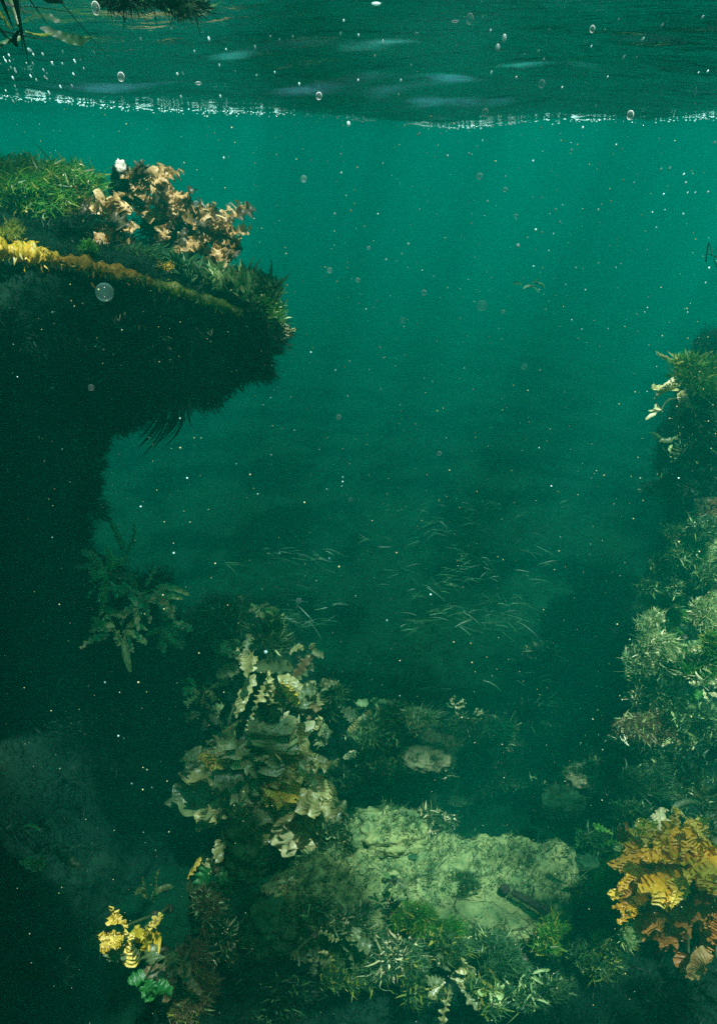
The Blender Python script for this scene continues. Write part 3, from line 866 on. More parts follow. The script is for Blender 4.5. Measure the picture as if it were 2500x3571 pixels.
# tendrils hanging from under the ledge
def tendrils(specs, label, Y, width=7, mat='dark_turf'):
    rs = nrs()
    p0 = px(specs[0][0], specs[0][1], Y)
    root = empty('hanging_seaweed', p0, label, 'seaweed')
    for (x, y, x2, y2, bow) in specs:
        a_, b_ = px(x, y, Y + rs.uniform(-0.04, 0.04)), px(x2, y2, Y + rs.uniform(-0.05, 0.05))
        s = scale_at(a_)
        for q in range(5):
            dv = (b_ - a_) * rs.uniform(0.95, 1.35)
            bend = np.array([bow, 0, 0]) * 1.0
            V, F, rn = ribbons((a_ + rs.normal(0, 0.006, 3))[None, :], (dv - bend * np.linalg.norm(dv))[None, :], np.array([np.linalg.norm(dv)]), np.array([width * s]), bend[None, :], 12, rs)
            make('strand', V, F, M[mat], root, rn, loc=p0)
tendrils([(322, 885, 300, 955, -.2), (335, 885, 318, 945, -.3), (345, 890, 330, 930, -.25), (372, 900, 320, 968, -.5), (385, 900, 345, 972, -.4), (392, 900, 358, 970, -.5), (400, 905, 368, 955, -.5), (418, 905, 424, 945, .2), (312, 880, 292, 925, -.2), (300, 880, 286, 910, -.2)],
         'long dark curved strands hanging below the middle of the ledge', 1.42)
tendrils([(500, 830, 488, 870, -.1), (512, 828, 500, 882, -.2), (525, 825, 545, 862, .2), (540, 822, 552, 858, .1), (488, 835, 476, 856, -.1)],
         'short dark strands hanging below the ledge near its tip', 1.54)
rs_ = np.random.RandomState(17)

# ------------------------------------------------------------------ weeds down the left wall
fuzzy(225, 950, 1.62, 58, 62, 'green brown bushy weed on the left wall just under the ledge', 1500, 30, 5, 'turf', tips='pale', updir=0.0)
fuzzy(200, 905, 1.58, 26, 24, 'small tuft of tan weed right under the ledge root', 160, 26, 6, 'brown_fuzz', tips='pale')
fuzzy(215, 1050, 1.64, 30, 34, 'small weed with pale tips below the bushy wall weed', 400, 24, 5, 'dark_turf', tips='pale')
LK = dict(kind='broad', ruffle=0.35, corr=0.001, teeth=0.15, n=24, m=8)
kelp(240, 1290, 1.60, 'curving thin fronded seaweed with pale edges, upper left on the wall', 16, 62, 16, ['sage', 'pale', 'pale_green'], anchor=(-0.02, 0.1, -0.1), cat='seaweed', name='seaweed', **LK)
kelp(320, 1330, 1.62, 'thin fronded seaweed right of the curving wall weed', 16, 66, 16, ['sage', 'pale', 'pale_green'], anchor=(0, 0.1, -0.1), cat='seaweed', name='seaweed', face=(0.5, -0.4, 0.1), **LK)
kelp(275, 1410, 1.58, 'drooping thin seaweed below the curving wall weed', 16, 64, 15, ['sage', 'pale', 'pale_green'], anchor=(0, 0.1, -0.02), cat='seaweed', name='seaweed', **LK)
kelp(278, 1245, 1.74, 'single upright pale green frond above the wall weeds', 2, 70, 20, ['pale_green'], anchor=(0, 0.06, -0.08), cat='seaweed', name='seaweed', face=(0, 0, 1.5), spread=0.2, **LK)
fuzzy(300, 1350, 1.78, 100, 90, 'dark green bush behind the curving wall weeds', 1600, 40, 6, 'dark_turf', tips='turf')
fuzzy(480, 1400, 1.95, 85, 50, 'soft green bush on top of the tall boulder', 2000, 34, 5, 'turf', tips='pale_green')
fuzzy(390, 1440, 1.95, 60, 70, 'dim green bush at the left shoulder of the tall boulder', 1200, 34, 5, 'turf')
kelp(588, 1365, 1.95, 'cluster of small pale curls above the tall boulder', 14, 22, 9, ['pale', 'pale_green'], anchor=(0, 0.05, -0.1), cat='seaweed', name='seaweed', kind='strap', ruffle=0.6, n=14, m=5)
fuzzy(600, 1420, 1.98, 60, 55, 'green bush under the pale curls', 1100, 28, 5, 'turf', tips='pale_green')
kelp(560, 1490, 1.88, 'olive kelp with a long pointed horizontal frond', 5, 92, 26, ['olive', 'dark_olive', 'sage'], anchor=(0, 0.1, -0.08), ez=0.35, face=(-0.2, -0.4, 0.1), bend=(0, 0, -0.4), kind='strap', ruffle=0.3, teeth=0.2)
kelp(605, 1510, 1.86, 'pale olive kelp sprig hanging right of the long pointed frond', 8, 60, 24, ['olive', 'gold', 'pale'], anchor=(0, 0.1, 0), ez=1.0, ex=0.5, face=(0, -0.5, -0.5), kind='strap', ruffle=0.35, teeth=0.25)
kelp(650, 1530, 1.95, 'dull brown kelp with broad fronds right of the pale sprig', 9, 66, 38, ['dark_olive', 'dark_olive', 'brown_fuzz'], anchor=(0, 0.1, -0.05), kind='broad', ruffle=0.25)
kelp(690, 1460, 1.98, 'narrow pale curl of weed right of the green bush', 4, 40, 14, ['pale', 'olive'], anchor=(-0.03, 0.06, -0.06), cat='seaweed', name='seaweed', kind='strap', ruffle=0.5)
kelp(716, 1545, 1.95, 'hooked pale olive weed at the right side of the tall boulder', 6, 36, 16, ['olive', 'pale', 'dark_olive'], anchor=(-0.04, 0.06, -0.04), cat='seaweed', name='seaweed', kind='strap', ruffle=0.5, bend=(0.6, 0, -1.4))
kelp(452, 1545, 1.86, 'small olive weed with striped fronds left of the long pointed frond', 10, 40, 16, ['olive', 'pale_green', 'dark_olive'], anchor=(0, 0.1, -0.02), cat='seaweed', name='seaweed', kind='fan', ruffle=0.4, teeth=0.3, corr=0.001)
kelp(460, 1595, 1.84, 'small grey green ruffled weed above the big olive kelp', 10, 46, 18, ['pale_green', 'dark_olive', 'dark_olive'], anchor=(0, 0.1, 0), cat='seaweed', name='seaweed', kind='fan', ruffle=0.4, teeth=0.3)
kelp(600, 1600, 1.90, 'dim broad kelp above the top of the big olive kelp', 9, 46, 30, ['dark_olive', 'olive'], anchor=(0, 0.1, -0.02), kind='broad', ruffle=0.25)
fuzzy(560, 1560, 2.0, 130, 70, 'loose green weed behind the olive kelps on the tall boulder', 2200, 36, 6, 'turf')

# the big olive kelp: leaves laid out one by one round its centre
def big_kelp():
    rs = nrs()
    c = px(585, 1775, 1.56); s = scale_at(c)
    a = c + np.array([-0.02, 0.28, -0.14])
    root = empty('kelp', a, 'big olive kelp rosette with broad leathery leaves and crinkled lit edges', 'kelp')
    tt = np.linspace(0, 1, 10)[:, None]
    V, F = tube_mesh(a * (1 - tt) + c * tt, np.linspace(0.009, 0.005, 10), 8)
    make('stipe', V, F, M['dark_olive'], root, np.full(len(V), 0.4), loc=a)
    # x, y of leaf base and tip on the photograph, width, material, crinkle, depth offset
    spec = [(575, 1735, 600, 1640, 120, 'sage', 0.2, 0.05), (600, 1720, 560, 1655, 90, 'sage', 0.2, 0.06), (560, 1740, 500, 1760, 62, 'sage', 0.15, 0.0),
            (560, 1760, 520, 1665, 60, 'olive', 0.4, 0.02), (640, 1740, 645, 1640, 56, 'pale', 0.6, 0.0), (625, 1760, 668, 1650, 44, 'olive', 0.6, 0.0),
            (560, 1770, 430, 1730, 44, 'olive', 0.6, 0.02), (540, 1750, 440, 1690, 50, 'sage', 0.5, 0.03), (500, 1740, 455, 1700, 26, 'gold', 0.6, 0.0),
            (550, 1790, 415, 1770, 76, 'sage', 0.2, 0.04), (545, 1800, 455, 1830, 40, 'olive', 0.5, 0.0), (560, 1760, 550, 1850, 34, 'sage', 0.2, 0.0),
            (570, 1800, 520, 1860, 22, 'pale', 0.2, -0.02), (590, 1760, 640, 1740, 30, 'olive', 0.2, -0.02), (590, 1765, 640, 1830, 60, 'olive', 0.3, -0.03),
            (600, 1770, 660, 1790, 60, 'gold', 0.35, -0.02), (640, 1760, 735, 1775, 60, 'olive', 0.5, 0.0), (640, 1750, 690, 1680, 44, 'olive', 0.5, 0.0),
            (650, 1770, 700, 1730, 38, 'pale', 0.6, -0.01), (660, 1790, 745, 1845, 72, 'sage', 0.25, 0.02), (660, 1800, 740, 1870, 60, 'olive', 0.4, 0.0),
            (640, 1800, 690, 1890, 48, 'olive', 0.6, -0.02), (620, 1800, 650, 1895, 52, 'pale', 0.5, -0.03), (610, 1810, 610, 1880, 44, 'olive', 0.4, -0.02),
            (590, 1810, 560, 1880, 60, 'sage', 0.2, 0.02), (580, 1800, 570, 1895, 48, 'sage', 0.2, 0.0), (600, 1790, 590, 1840, 46, 'sage', 0.2, -0.02),
            (600, 1750, 555, 1700, 70, 'sage', 0.2, 0.02), (620, 1780, 700, 1800, 46, 'olive', 0.5, -0.04), (650, 1720, 720, 1710, 26, 'olive', 0.4, 0.0),
            (640, 1830, 715, 1850, 44, 'olive', 0.5, -0.02), (500, 1780, 470, 1800, 56, 'sage', 0.2, 0.03)]
    spec = spec + [(x0 + rs.uniform(-14, 14), y0 + rs.uniform(-12, 12), x1 + rs.uniform(-24, 24), y1 + rs.uniform(-24, 24), w_ * 0.7, mt, 0.5, dy + rs.uniform(-0.03, 0.0)) for (x0, y0, x1, y1, w_, mt, ru, dy) in spec]
    for (x0, y0, x1, y1, w_, mt, ru, dy) in spec:
        p0 = px(x0, y0, 1.52 + dy * 0.5 + rs.uniform(-0.01, 0.01)); p1 = px(x1, y1, 1.50 + dy + rs.uniform(-0.03, 0.03))
        d = p1 - p0
        l = np.linalg.norm(d)
        bend = np.array([0, rs.uniform(-0.5, 0.1), -0.35]) + rs.normal(0, 0.15, 3)
        upv = np.array([rs.normal(0, 0.45), -0.8, rs.uniform(0.8, 1.8)])
        V, F, rn = leaf_mesh(p0, d - bend * l * 0.4, upv, l * 1.2, min(w_, 95) * s * 1.35, bend, rs, kind=rs.choice(['broad', 'fan']) if ru > 0.3 else 'broad',
                             ruffle=0.2 + ru * 0.8, corr=0.0022 if ru > 0.3 else 0.0012, teeth=0.3 if ru > 0.3 else 0.15, tooth=0.03, n=40, m=12, freq=4, cfreq=9, twist=0.5)
        make('leaf', V, F, M[mt], root, rn, loc=a)
big_kelp()
kelp(545, 1925, 1.55, 'ragged olive kelp hanging below the big olive kelp', 10, 56, 34, ['dark_olive', 'olive', 'olive'], anchor=(0, 0.1, -0.05), face=(0, -0.4, -0.6), kind='fan', ruffle=0.35, teeth=0.2, corr=0.001)
kelp(460, 1900, 1.55, 'thin yellowish hooked frond left below the big olive kelp', 3, 60, 18, ['olive', 'gold'], anchor=(0.02, 0.1, -0.03), ex=0.3, face=(0, -0.2, -1), bend=(0.3, 0, 0), kind='strap', ruffle=0.3)
kelp(488, 1945, 1.45, 'vivid green sheet of sea lettuce under the big olive kelp', 4, 48, 34, ['lettuce'], anchor=(0, 0.06, -0.06), cat='sea lettuce', name='sea_lettuce', face=(0, -0.3, -0.6), kind='broad', ruffle=0.3, spread=0.5)
fuzzy(440, 1850, 1.60, 40, 70, 'dim green weed at the left of the big olive kelp', 700, 30, 5, 'turf')

# ------------------------------------------------------------------ lower left
kelp(290, 2095, 0.86, 'golden kelp with rippled jagged fronds at the lower left', 11, 66, 42, ['gold', 'gold', 'yellow', 'dark_olive'], anchor=(0, 0.12, -0.10), core=0.12, face=(0, -0.5, -0.2), kind='fan', ruffle=0.35, corr=0.0018, teeth=0.3, cfreq=9)
kelp(325, 2080, 0.85, 'small golden jagged frond pair right of the golden kelp', 3, 46, 30, ['gold', 'yellow'], anchor=(0, 0.12, -0.10), core=0.1, ez=1, ex=0.3, kind='fan', ruffle=0.3, teeth=0.35, corr=0.0012)
kelp(335, 2185, 0.84, 'drooping bright green sea lettuce below the golden kelp', 4, 48, 30, ['lettuce'], anchor=(0, 0.08, -0.05), cat='sea lettuce', name='sea_lettuce', face=(0, -0.2, -0.8), spread=0.35, kind='broad', ruffle=0.25)
fuzzy(235, 2105, 1.05, 40, 60, 'feathery dark green weed left of the golden kelp', 350, 34, 4, 'turf')
kelp(90, 1925, 1.15, 'pair of slim olive fronds near the left frame edge', 3, 80, 20, ['olive', 'dark_olive'], anchor=(-0.05, 0.1, -0.08), cat='seaweed', name='seaweed', ez=0.3, face=(0.6, 0, 0.4), kind='strap', ruffle=0.25)
kelp(100, 1862, 1.2, 'thin green blade floating at the left edge of the dark', 1, 56, 10, ['pale_green'], anchor=(-0.05, 0.1, -0.08), cat='seaweed', name='seaweed', ez=0.1, face=(-1, 0, 0.2), kind='strap', ruffle=0.1)
fuzzy(90, 2010, 1.1, 60, 70, 'sparse dim weed at the left edge beside the slim fronds', 160, 36, 4, 'turf')
kelp(335, 2020, 1.1, 'thin pale upright weed above the golden kelp', 5, 56, 10, ['pale_green', 'olive'], anchor=(0, 0.1, -0.08), cat='seaweed', name='seaweed', ex=0.3, face=(0, 0, 1), kind='strap', ruffle=0.3)
fuzzy(455, 2040, 1.08, 34, 70, 'brown feathery weed on the upright rock at the lower left', 900, 30, 4, 'brown_fuzz', tips='pale')
fuzzy(430, 2150, 1.05, 46, 60, 'brown fuzzy weed between the upright rock and the bottom edge', 1100, 28, 4, 'brown_fuzz')
fuzzy(430, 2240, 1.0, 70, 50, 'tan fuzzy weed on the rock at the bottom edge', 1300, 28, 4, 'brown_fuzz', tips='yellow_green')
fuzzy(500, 2110, 1.1, 50, 80, 'dark olive feathery weed right of the brown upright rock', 900, 30, 4, 'turf', tips='pale')
fuzzy(560, 2200, 1.05, 60, 60, 'sparse dark weed at the bottom left of the slab', 500, 30, 4, 'dark_turf', tips='turf')

# ------------------------------------------------------------------ on and around the slab
fuzzy(930, 2075, 1.03, 52, 42, 'bright green weed growing on the front centre of the slab', 1700, 24, 4, 'bright_green', tips='yellow_green')
fuzzy(1000, 2085, 1.03, 50, 36, 'softer green weed right beside the bright green weed', 900, 24, 4, 'bright_green')
fuzzy(1230, 2105, 1.0, 60, 34, 'green tufted weed in front of the stick', 1300, 24, 4, 'bright_green', tips='yellow_green')
fuzzy(890, 2130, 1.0, 90, 46, 'tangled olive weed below the front centre of the slab', 1500, 30, 5, 'turf', tips='pale')
fuzzy(880, 2030, 1.07, 20, 60, 'dark stringy weed running down over the slab front', 380, 26, 4, 'dark_turf', tips='pale')
fuzzy(700, 2020, 1.12, 60, 36, 'dim green tufts over the left front of the slab', 700, 26, 5, 'turf', tips='pale_green')
fuzzy(940, 2195, 0.96, 70, 40, 'yellowish weed hanging at the bottom centre', 800, 32, 5, 'turf', tips='yellow_green')
fuzzy(1100, 2220, 0.93, 60, 50, 'pale green sprigs near the bottom edge right of centre', 420, 34, 5, 'turf', tips='yellow_green')
fuzzy(1130, 2150, 0.97, 70, 44, 'dull green weed below the right half of the slab', 1000, 30, 5, 'turf')
fuzzy(1340, 2150, 0.93, 66, 46, 'yellow green weed left of the orange kelp', 900, 30, 5, 'turf', tips='yellow_green')
fuzzy(1370, 1990, 1.05, 42, 110, 'bright green fine weed column between the slab and the orange kelp', 1700, 30, 4, 'bright_green')
kelp(645, 1978, 1.15, 'tiny copper weed on the left end of the slab', 6, 20, 12, ['copper', 'pale'], anchor=(0, 0.02, -0.03), cat='seaweed', name='seaweed', kind='fan', ruffle=0.5, n=14, m=6)
kelp(700, 2135, 1.02, 'ragged olive weed over the pale squarish block', 7, 42, 22, ['olive', 'dark_olive', 'dark_olive'], anchor=(0, 0.05, -0.02), cat='seaweed', name='seaweed', face=(0, -0.4, -0.2), kind='fan', ruffle=0.4, teeth=0.3, corr=0.001)
kelp(850, 1850, 1.42, 'crumpled pale weed crowning the rubble mound', 12, 34, 20, ['olive', 'pale', 'pale_green'], anchor=(0, 0.04, -0.03), cat='seaweed', name='seaweed', ez=0.5, face=(0, -0.4, 0.5), kind='fan', ruffle=0.4, teeth=0.3, corr=0.001)
kelp(925, 1860, 1.40, 'crumpled olive weed on the right of the rubble mound', 10, 32, 20, ['olive', 'olive', 'dark_olive'], anchor=(0, 0.04, -0.03), cat='seaweed', name='seaweed', ez=0.5, face=(0.3, -0.4, 0.3), kind='fan', ruffle=0.4, teeth=0.3, corr=0.001)

# ------------------------------------------------------------------ the hollow behind the slab
fuzzy(890, 1640, 1.95, 110, 46, 'dim tangled weed on the low rock in the hollow', 1500, 34, 6, 'turf', tips='pale_green')
kelp(1022, 1580, 2.0, 'small pale coiled weed above the hollow', 8, 22, 8, ['pale', 'pale_green'], anchor=(0, 0.04, -0.08), cat='seaweed', name='seaweed', kind='strap', ruffle=0.6, n=16, m=5, bend=(0.8, 0, 1.4))
kelp(1085, 1605, 2.0, 'small tan weed right of the pale coiled weed', 6, 24, 14, ['brown_fuzz', 'pale'], anchor=(0, 0.04, -0.08), cat='seaweed', name='seaweed', kind='fan', ruffle=0.4, n=16, m=6)
kelp(805, 1612, 1.95, 'dull olive leaf with a pale edge at the left of the hollow', 4, 46, 28, ['dark_olive', 'olive'], anchor=(0, 0.06, -0.06), kind='broad', ruffle=0.25)
kelp(832, 1580, 2.02, 'small olive sprig above the dull olive leaf', 6, 30, 12, ['olive', 'pale_green'], anchor=(0, 0.05, -0.08), cat='seaweed', name='seaweed', kind='strap', ruffle=0.4, n=16, m=6)
kelp(815, 1675, 1.9, 'small pale curved weed below the dull olive leaf', 5, 28, 12, ['olive', 'pale'], anchor=(0, 0.05, -0.04), cat='seaweed', name='seaweed', kind='strap', ruffle=0.4, n=16, m=6)
fuzzy(1060, 1650, 2.05, 90, 40, 'dim green weed right of the bare tan stones', 1000, 30, 5, 'turf')
fuzzy(1210, 1465, 2.4, 46, 34, 'far round shrub flecked with white above the hollow', 700, 22, 5, 'turf', tips='pale')
for (x, y) in [(1225, 1580), (1390, 1670), (1135, 1672), (1245, 1700), (870, 1700), (910, 1690)]:
    rs_ = nrs()
    p = px(x, y, 1.9)
    V, F, rn = ribbons(p + rs_.normal(0, 0.008, (6, 3)), rs_.normal(0, 1, (6, 3)) + np.array([1.0, -0.3, 0.6]), np.full(6, 0.028), np.full(6, 0.004), rs_.normal(0, 0.3, (6, 3)), 4, rs_)
    o = make('seaweed', V, F, M['pale'], None, rn, loc=p)
    tag(o, 'thin pale sprig of weed in the dim hollow', 'seaweed', 'thin pale sprigs in the hollow')

# seagrass shoots on the far floor
rsg = np.random.RandomState(42)
spots = []
for i in range(130):
    spots.append((rsg.normal(1060, 120), rsg.uniform(1125, 1420)))
for i in range(56):
    spots.append((rsg.normal(665, 50), rsg.uniform(1230, 1420)))
for i in range(10):
    spots.append((rsg.uniform(860, 1300), rsg.uniform(1400, 1560)))
for (x, y) in spots:
    p = pg(x, y, -1.62)
    
    nb = rsg.randint(4, 8)
    flow = np.array([1.0 if rsg.uniform() < 0.65 else -1.0, 0, rsg.uniform(-0.3, 0.5)])
    ll = rsg.uniform(0.04, 0.085, nb)
    V, F, rn = ribbons(p + rsg.normal(0, 0.008, (nb, 3)), flow + rsg.normal(0, 0.35, (nb, 3)), ll, np.full(nb, 0.0026), np.array([0, 0, -0.3]) + rsg.normal(0, 0.2, (nb, 3)), 6, rsg)
    o = make('seagrass', V, F, M['grass'], None, rn, loc=p)
    tag(o, 'faint thin seagrass shoot bending on the far sea floor', 'seagrass', 'seagrass shoots on the far sea floor')

# ------------------------------------------------------------------ right side
fuzzy(1575, 845, 1.50, 78, 48, 'green weed mound at the top of the right wall', 2600, 24, 4, 'bright_green', tips='yellow_green', rd=80)
kelp(1535, 825, 1.60, 'curved pale frond arching over the green mound on the right', 3, 70, 14, ['olive', 'olive', 'pale'], anchor=(0.06, 0.05, -0.02), cat='seaweed', name='seaweed', ez=0.5, face=(-0.8, 0, 0.3), kind='strap', ruffle=0.25)
kelp(1540, 872, 1.58, 'tan pointed fronds lying under the green mound on the right', 6, 58, 20, ['olive', 'brown_fuzz', 'olive'], anchor=(0.06, 0.05, 0), cat='seaweed', name='seaweed', ez=0.25, face=(-0.6, -0.2, 0), bend=(0, 0, -0.2), kind='strap', ruffle=0.2)
kelp(1482, 920, 1.66, 'small forked pale weed left of the right wall', 5, 26, 7, ['pale'], anchor=(0.08, 0.08, 0), cat='seaweed', name='seaweed', ez=0.4, face=(-0.8, 0, 0), kind='strap', ruffle=0.1, n=14, m=4)
kelp(1572, 965, 1.60, 'thin arched pale weed below the tan pointed fronds', 4, 38, 9, ['pale', 'olive'], anchor=(0.05, 0.08, 0), cat='seaweed', name='seaweed', ez=0.3, kind='strap', ruffle=0.2, n=16, m=5)
kelp(1510, 985, 1.78, 'faint green wisps left of the right wall', 5, 40, 8, ['pale_green', 'dark_olive'], anchor=(0.08, 0.08, 0), cat='seaweed', name='seaweed', ez=0.3, kind='strap', ruffle=0.3, n=16, m=5)
fuzzy(1560, 950, 1.60, 60, 70, 'dark green bush below the top mound of the right wall', 1300, 34, 5, 'dark_turf', tips='turf')
fuzzy(1545, 1225, 1.63, 62, 56, 'grey green lacy bush halfway down the right wall', 2200, 26, 4, 'pale_green', tips='pale_green')
fuzzy(1590, 1140, 1.64, 30, 34, 'tan fuzzy weed at the right edge above the lacy bush', 500, 22, 4, 'brown_fuzz')
fuzzy(1490, 1360, 1.66, 52, 46, 'soft bright green weed on top of the rounded boulder at the right', 1600, 24, 4, 'bright_green')
fuzzy(1455, 1450, 1.58, 62, 82, 'large lacy pale green bush covering the rounded boulder', 2800, 24, 4, 'pale_green', tips='pale', rd=60)
fuzzy(1585, 1380, 1.54, 44, 60, 'yellowish lacy weed at the right edge beside the large pale bush', 1400, 24, 4, 'pale_green', tips='pale')
fuzzy(1575, 1500, 1.50, 50, 50, 'branching green weed with pale tips at the right edge', 1200, 32, 5, 'bright_green', tips='pale')
kelp(1535, 1455, 1.66, 'small olive frond between the pale bush and the right edge', 4, 38, 18, ['olive', 'pale_green'], anchor=(0.03, 0.08, -0.02), kind='strap', ruffle=0.3)
fuzzy(1450, 1625, 1.52, 60, 34, 'brown green fuzzy weed on the bare knob of the right wall', 2000, 22, 4, 'brown_fuzz', tips='pale_green')
kelp(1520, 1660, 1.60, 'pale crinkled weed right of the bare knob', 12, 34, 14, ['pale', 'olive', 'pale_green'], anchor=(0.03, 0.08, -0.02), cat='seaweed', name='seaweed', kind='fan', ruffle=0.5, teeth=0.3, n=20, m=8)
kelp(1515, 1705, 1.58, 'small pale fleck of weed hanging under the crinkled weed', 4, 18, 9, ['pale'], anchor=(0.03, 0.08, 0), cat='seaweed', name='seaweed', kind='fan', ruffle=0.4, n=14, m=5)
fuzzy(1560, 1720, 1.48, 50, 60, 'dark weed on the right wall above the orange kelp', 900, 30, 5, 'dark_turf', tips='turf')
fuzzy(1440, 1750, 1.48, 70, 50, 'dim green weed left above the orange kelp', 900, 30, 5, 'turf')
kelp(1585, 1800, 1.15, 'fan of thin dark striped fronds at the right edge above the orange kelp', 10, 74, 12, ['dark_olive', 'olive'], anchor=(0.02, 0.1, -0.08), cat='seaweed', name='seaweed', face=(-0.5, 0, 0.8), kind='strap', ruffle=0.2, n=20, m=5)

# the orange kelp, leaf by leaf
def orange_kelp():
    rs = nrs()
    Y0 = 0.98
    c = px(1560, 1980, Y0); s = scale_at(c)
    a = c + np.array([0.06, 0.16, -0.12])
    root = empty('kelp', a, 'large bright orange kelp with rippled jagged fronds at the lower right', 'kelp')
    tt = np.linspace(0, 1, 10)[:, None]
    V, F = tube_mesh(a * (1 - tt) + c * tt, np.linspace(0.010, 0.006, 10), 8)
    make('stipe', V, F, M['rust'], root, np.full(len(V), 0.4), loc=a)
    V, F = blob(a, (0.03, 0.03, 0.02), 91, 0.5, 3, 20, 12)
    make('holdfast', V, F, M['rust'], root, np.full(len(V), 0.3), loc=a)
    spec = [(1540, 1930, 1420, 1900, 80, 'orange', 0.5, 0.0), (1540, 1935, 1400, 1960, 76, 'orange', 0.5, -0.02), (1560, 1940, 1450, 1985, 84, 'orange', 0.5, -0.04),
            (1560, 1930, 1455, 1880, 70, 'orange', 0.45, 0.02), (1590, 1930, 1500, 1900, 80, 'orange', 0.5, 0.0), (1420, 1960, 1400, 1870, 34, 'rust', 0.3, 0.03),
            (1470, 1960, 1395, 2010, 40, 'orange', 0.6, -0.04), (1520, 1990, 1420, 2015, 44, 'orange', 0.5, -0.02), (1540, 1960, 1500, 2020, 46, 'orange', 0.5, -0.05),
            (1600, 1900, 1560, 1865, 56, 'gold', 0.5, 0.02), (1640, 1920, 1550, 1880, 60, 'orange', 0.5, 0.0), (1640, 1960, 1545, 1950, 60, 'orange', 0.5, -0.03),
            (1650, 1990, 1560, 2000, 66, 'rust', 0.4, -0.02), (1640, 2010, 1570, 1970, 50, 'orange', 0.5, -0.05), (1620, 2020, 1500, 2040, 76, 'rust', 0.3, 0.0),
            (1600, 2030, 1430, 2050, 70, 'rust', 0.35, 0.0), (1560, 2040, 1430, 2080, 60, 'rust', 0.35, 0.0), (1600, 2050, 1480, 2110, 70, 'rust', 0.3, 0.0),
            (1620, 2060, 1560, 2120, 70, 'rust', 0.3, 0.02), (1640, 2040, 1600, 2110, 80, 'rust', 0.3, 0.0), (1640, 1900, 1600, 1830, 50, 'dark_olive', 0.3, 0.03),
            (1500, 1920, 1440, 1840, 40, 'gold', 0.5, 0.02), (1520, 1900, 1500, 1830, 36, 'gold', 0.5, 0.03), (1450, 2010, 1390, 2035, 26, 'orange', 0.5, -0.04),
            (1580, 2000, 1450, 2000, 80, 'rust', 0.3, 0.04), (1600, 1970, 1480, 1950, 90, 'rust', 0.3, 0.05), (1640, 1970, 1580, 1930, 60, 'rust', 0.3, 0.03)]
    spec = spec + [(x0 + rs.uniform(-14, 14), y0 + rs.uniform(-10, 10), x1 + rs.uniform(-22, 22), y1 + rs.uniform(-20, 20), w_ * 0.8, mt, ru, dy + rs.uniform(-0.02, 0.03)) for (x0, y0, x1, y1, w_, mt, ru, dy) in spec]
    for (x0, y0, x1, y1, w_, mt, ru, dy) in spec:
        p0 = px(x0, y0, Y0 + dy * 0.5 + rs.uniform(-0.01, 0.01)); p1 = px(x1, y1, Y0 - 0.02 + dy + rs.uniform(-0.02, 0.02))
        d = p1 - p0
        l = np.linalg.norm(d)
        bend = np.array([0, rs.uniform(-0.4, 0.1), -0.4]) + rs.normal(0, 0.15, 3)
        upv = np.array([rs.normal(0, 0.4), -0.7, rs.uniform(0.6, 1.4)])
        V, F, rn = leaf_mesh(p0, d - bend * l * 0.4, upv, l * 1.12, w_ * s * 1.0, bend, rs, kind=rs.choice(['strap', 'fan', 'broad'], p=[0.3, 0.2, 0.5]),
                             ruffle=ru * 0.7, corr=0.0030 if ru > 0.4 else 0.0018, teeth=0.55, tooth=0.022, n=120, m=18, freq=5, cfreq=13, twist=0.4)
        make('frond', V, F, M[mt], root, rn, loc=a)
orange_kelp()
kelp(1450, 1835, 1.10, 'pale golden rippled frond above the orange kelp', 4, 44, 28, ['gold', 'pale'], anchor=(0.05, 0.08, -0.06), ez=0.4, kind='fan', ruffle=0.4, corr=0.0016, teeth=0.2)
kelp(1455, 1878, 1.08, 'dark frond with bright yellow stripes on top of the orange kelp', 3, 54, 38, ['olive', 'gold'], anchor=(0.05, 0.08, -0.06), ez=0.2, kind='broad', ruffle=0.3, corr=0.003, cfreq=8)
kelp(1400, 1885, 1.08, 'translucent green weed at the upper left of the orange kelp', 6, 40, 20, ['pale_green', 'bright_green'], anchor=(0.05, 0.08, -0.06), cat='seaweed', name='seaweed', ez=0.6, face=(-0.5, 0, 0.2), kind='fan', ruffle=0.3)
kelp(1408, 2012, 0.92, 'small orange spotted ragged frond left of the orange kelp', 4, 36, 24, ['orange'], anchor=(0.06, 0.08, -0.02), ez=0.3, kind='fan', ruffle=0.4, teeth=0.3, n=24, m=10)
kelp(1543, 2135, 0.90, 'single drooping brown leaf below the orange kelp', 1, 62, 52, ['rust'], anchor=(0.03, 0.06, 0.02), ex=0.1, face=(0, 0, -1.5), kind='broad', ruffle=0.12, teeth=0.05)
kelp(1606, 2150, 0.88, 'ribbed orange brown leaf cut by the right frame edge', 2, 66, 40, ['copper', 'orange'], anchor=(0.04, 0.06, 0.02), ex=0.5, face=(-0.3, 0, -1.0), kind='broad', ruffle=0.2, corr=0.0015)
fuzzy(1400, 2100, 0.93, 20, 60, 'thin yellow green lacy weed down the left of the brown fronds', 420, 24, 4, 'pale_green', tips='yellow_green')
# faint drifting scraps
for (x, y, l) in [(1185, 640, 'faint drifting scrap of weed in open water right of centre'), (1595, 575, 'small green scrap of weed at the right edge near the top')]:
    kelp(x, y, 2.3 if x < 1300 else 1.3, l, 5, 24, 5, ['turf'], anchor=(0, 0.02, -0.01), cat='seaweed', name='seaweed', kind='strap', ruffle=0.3, n=14, m=4, ez=0.5, hold=False)
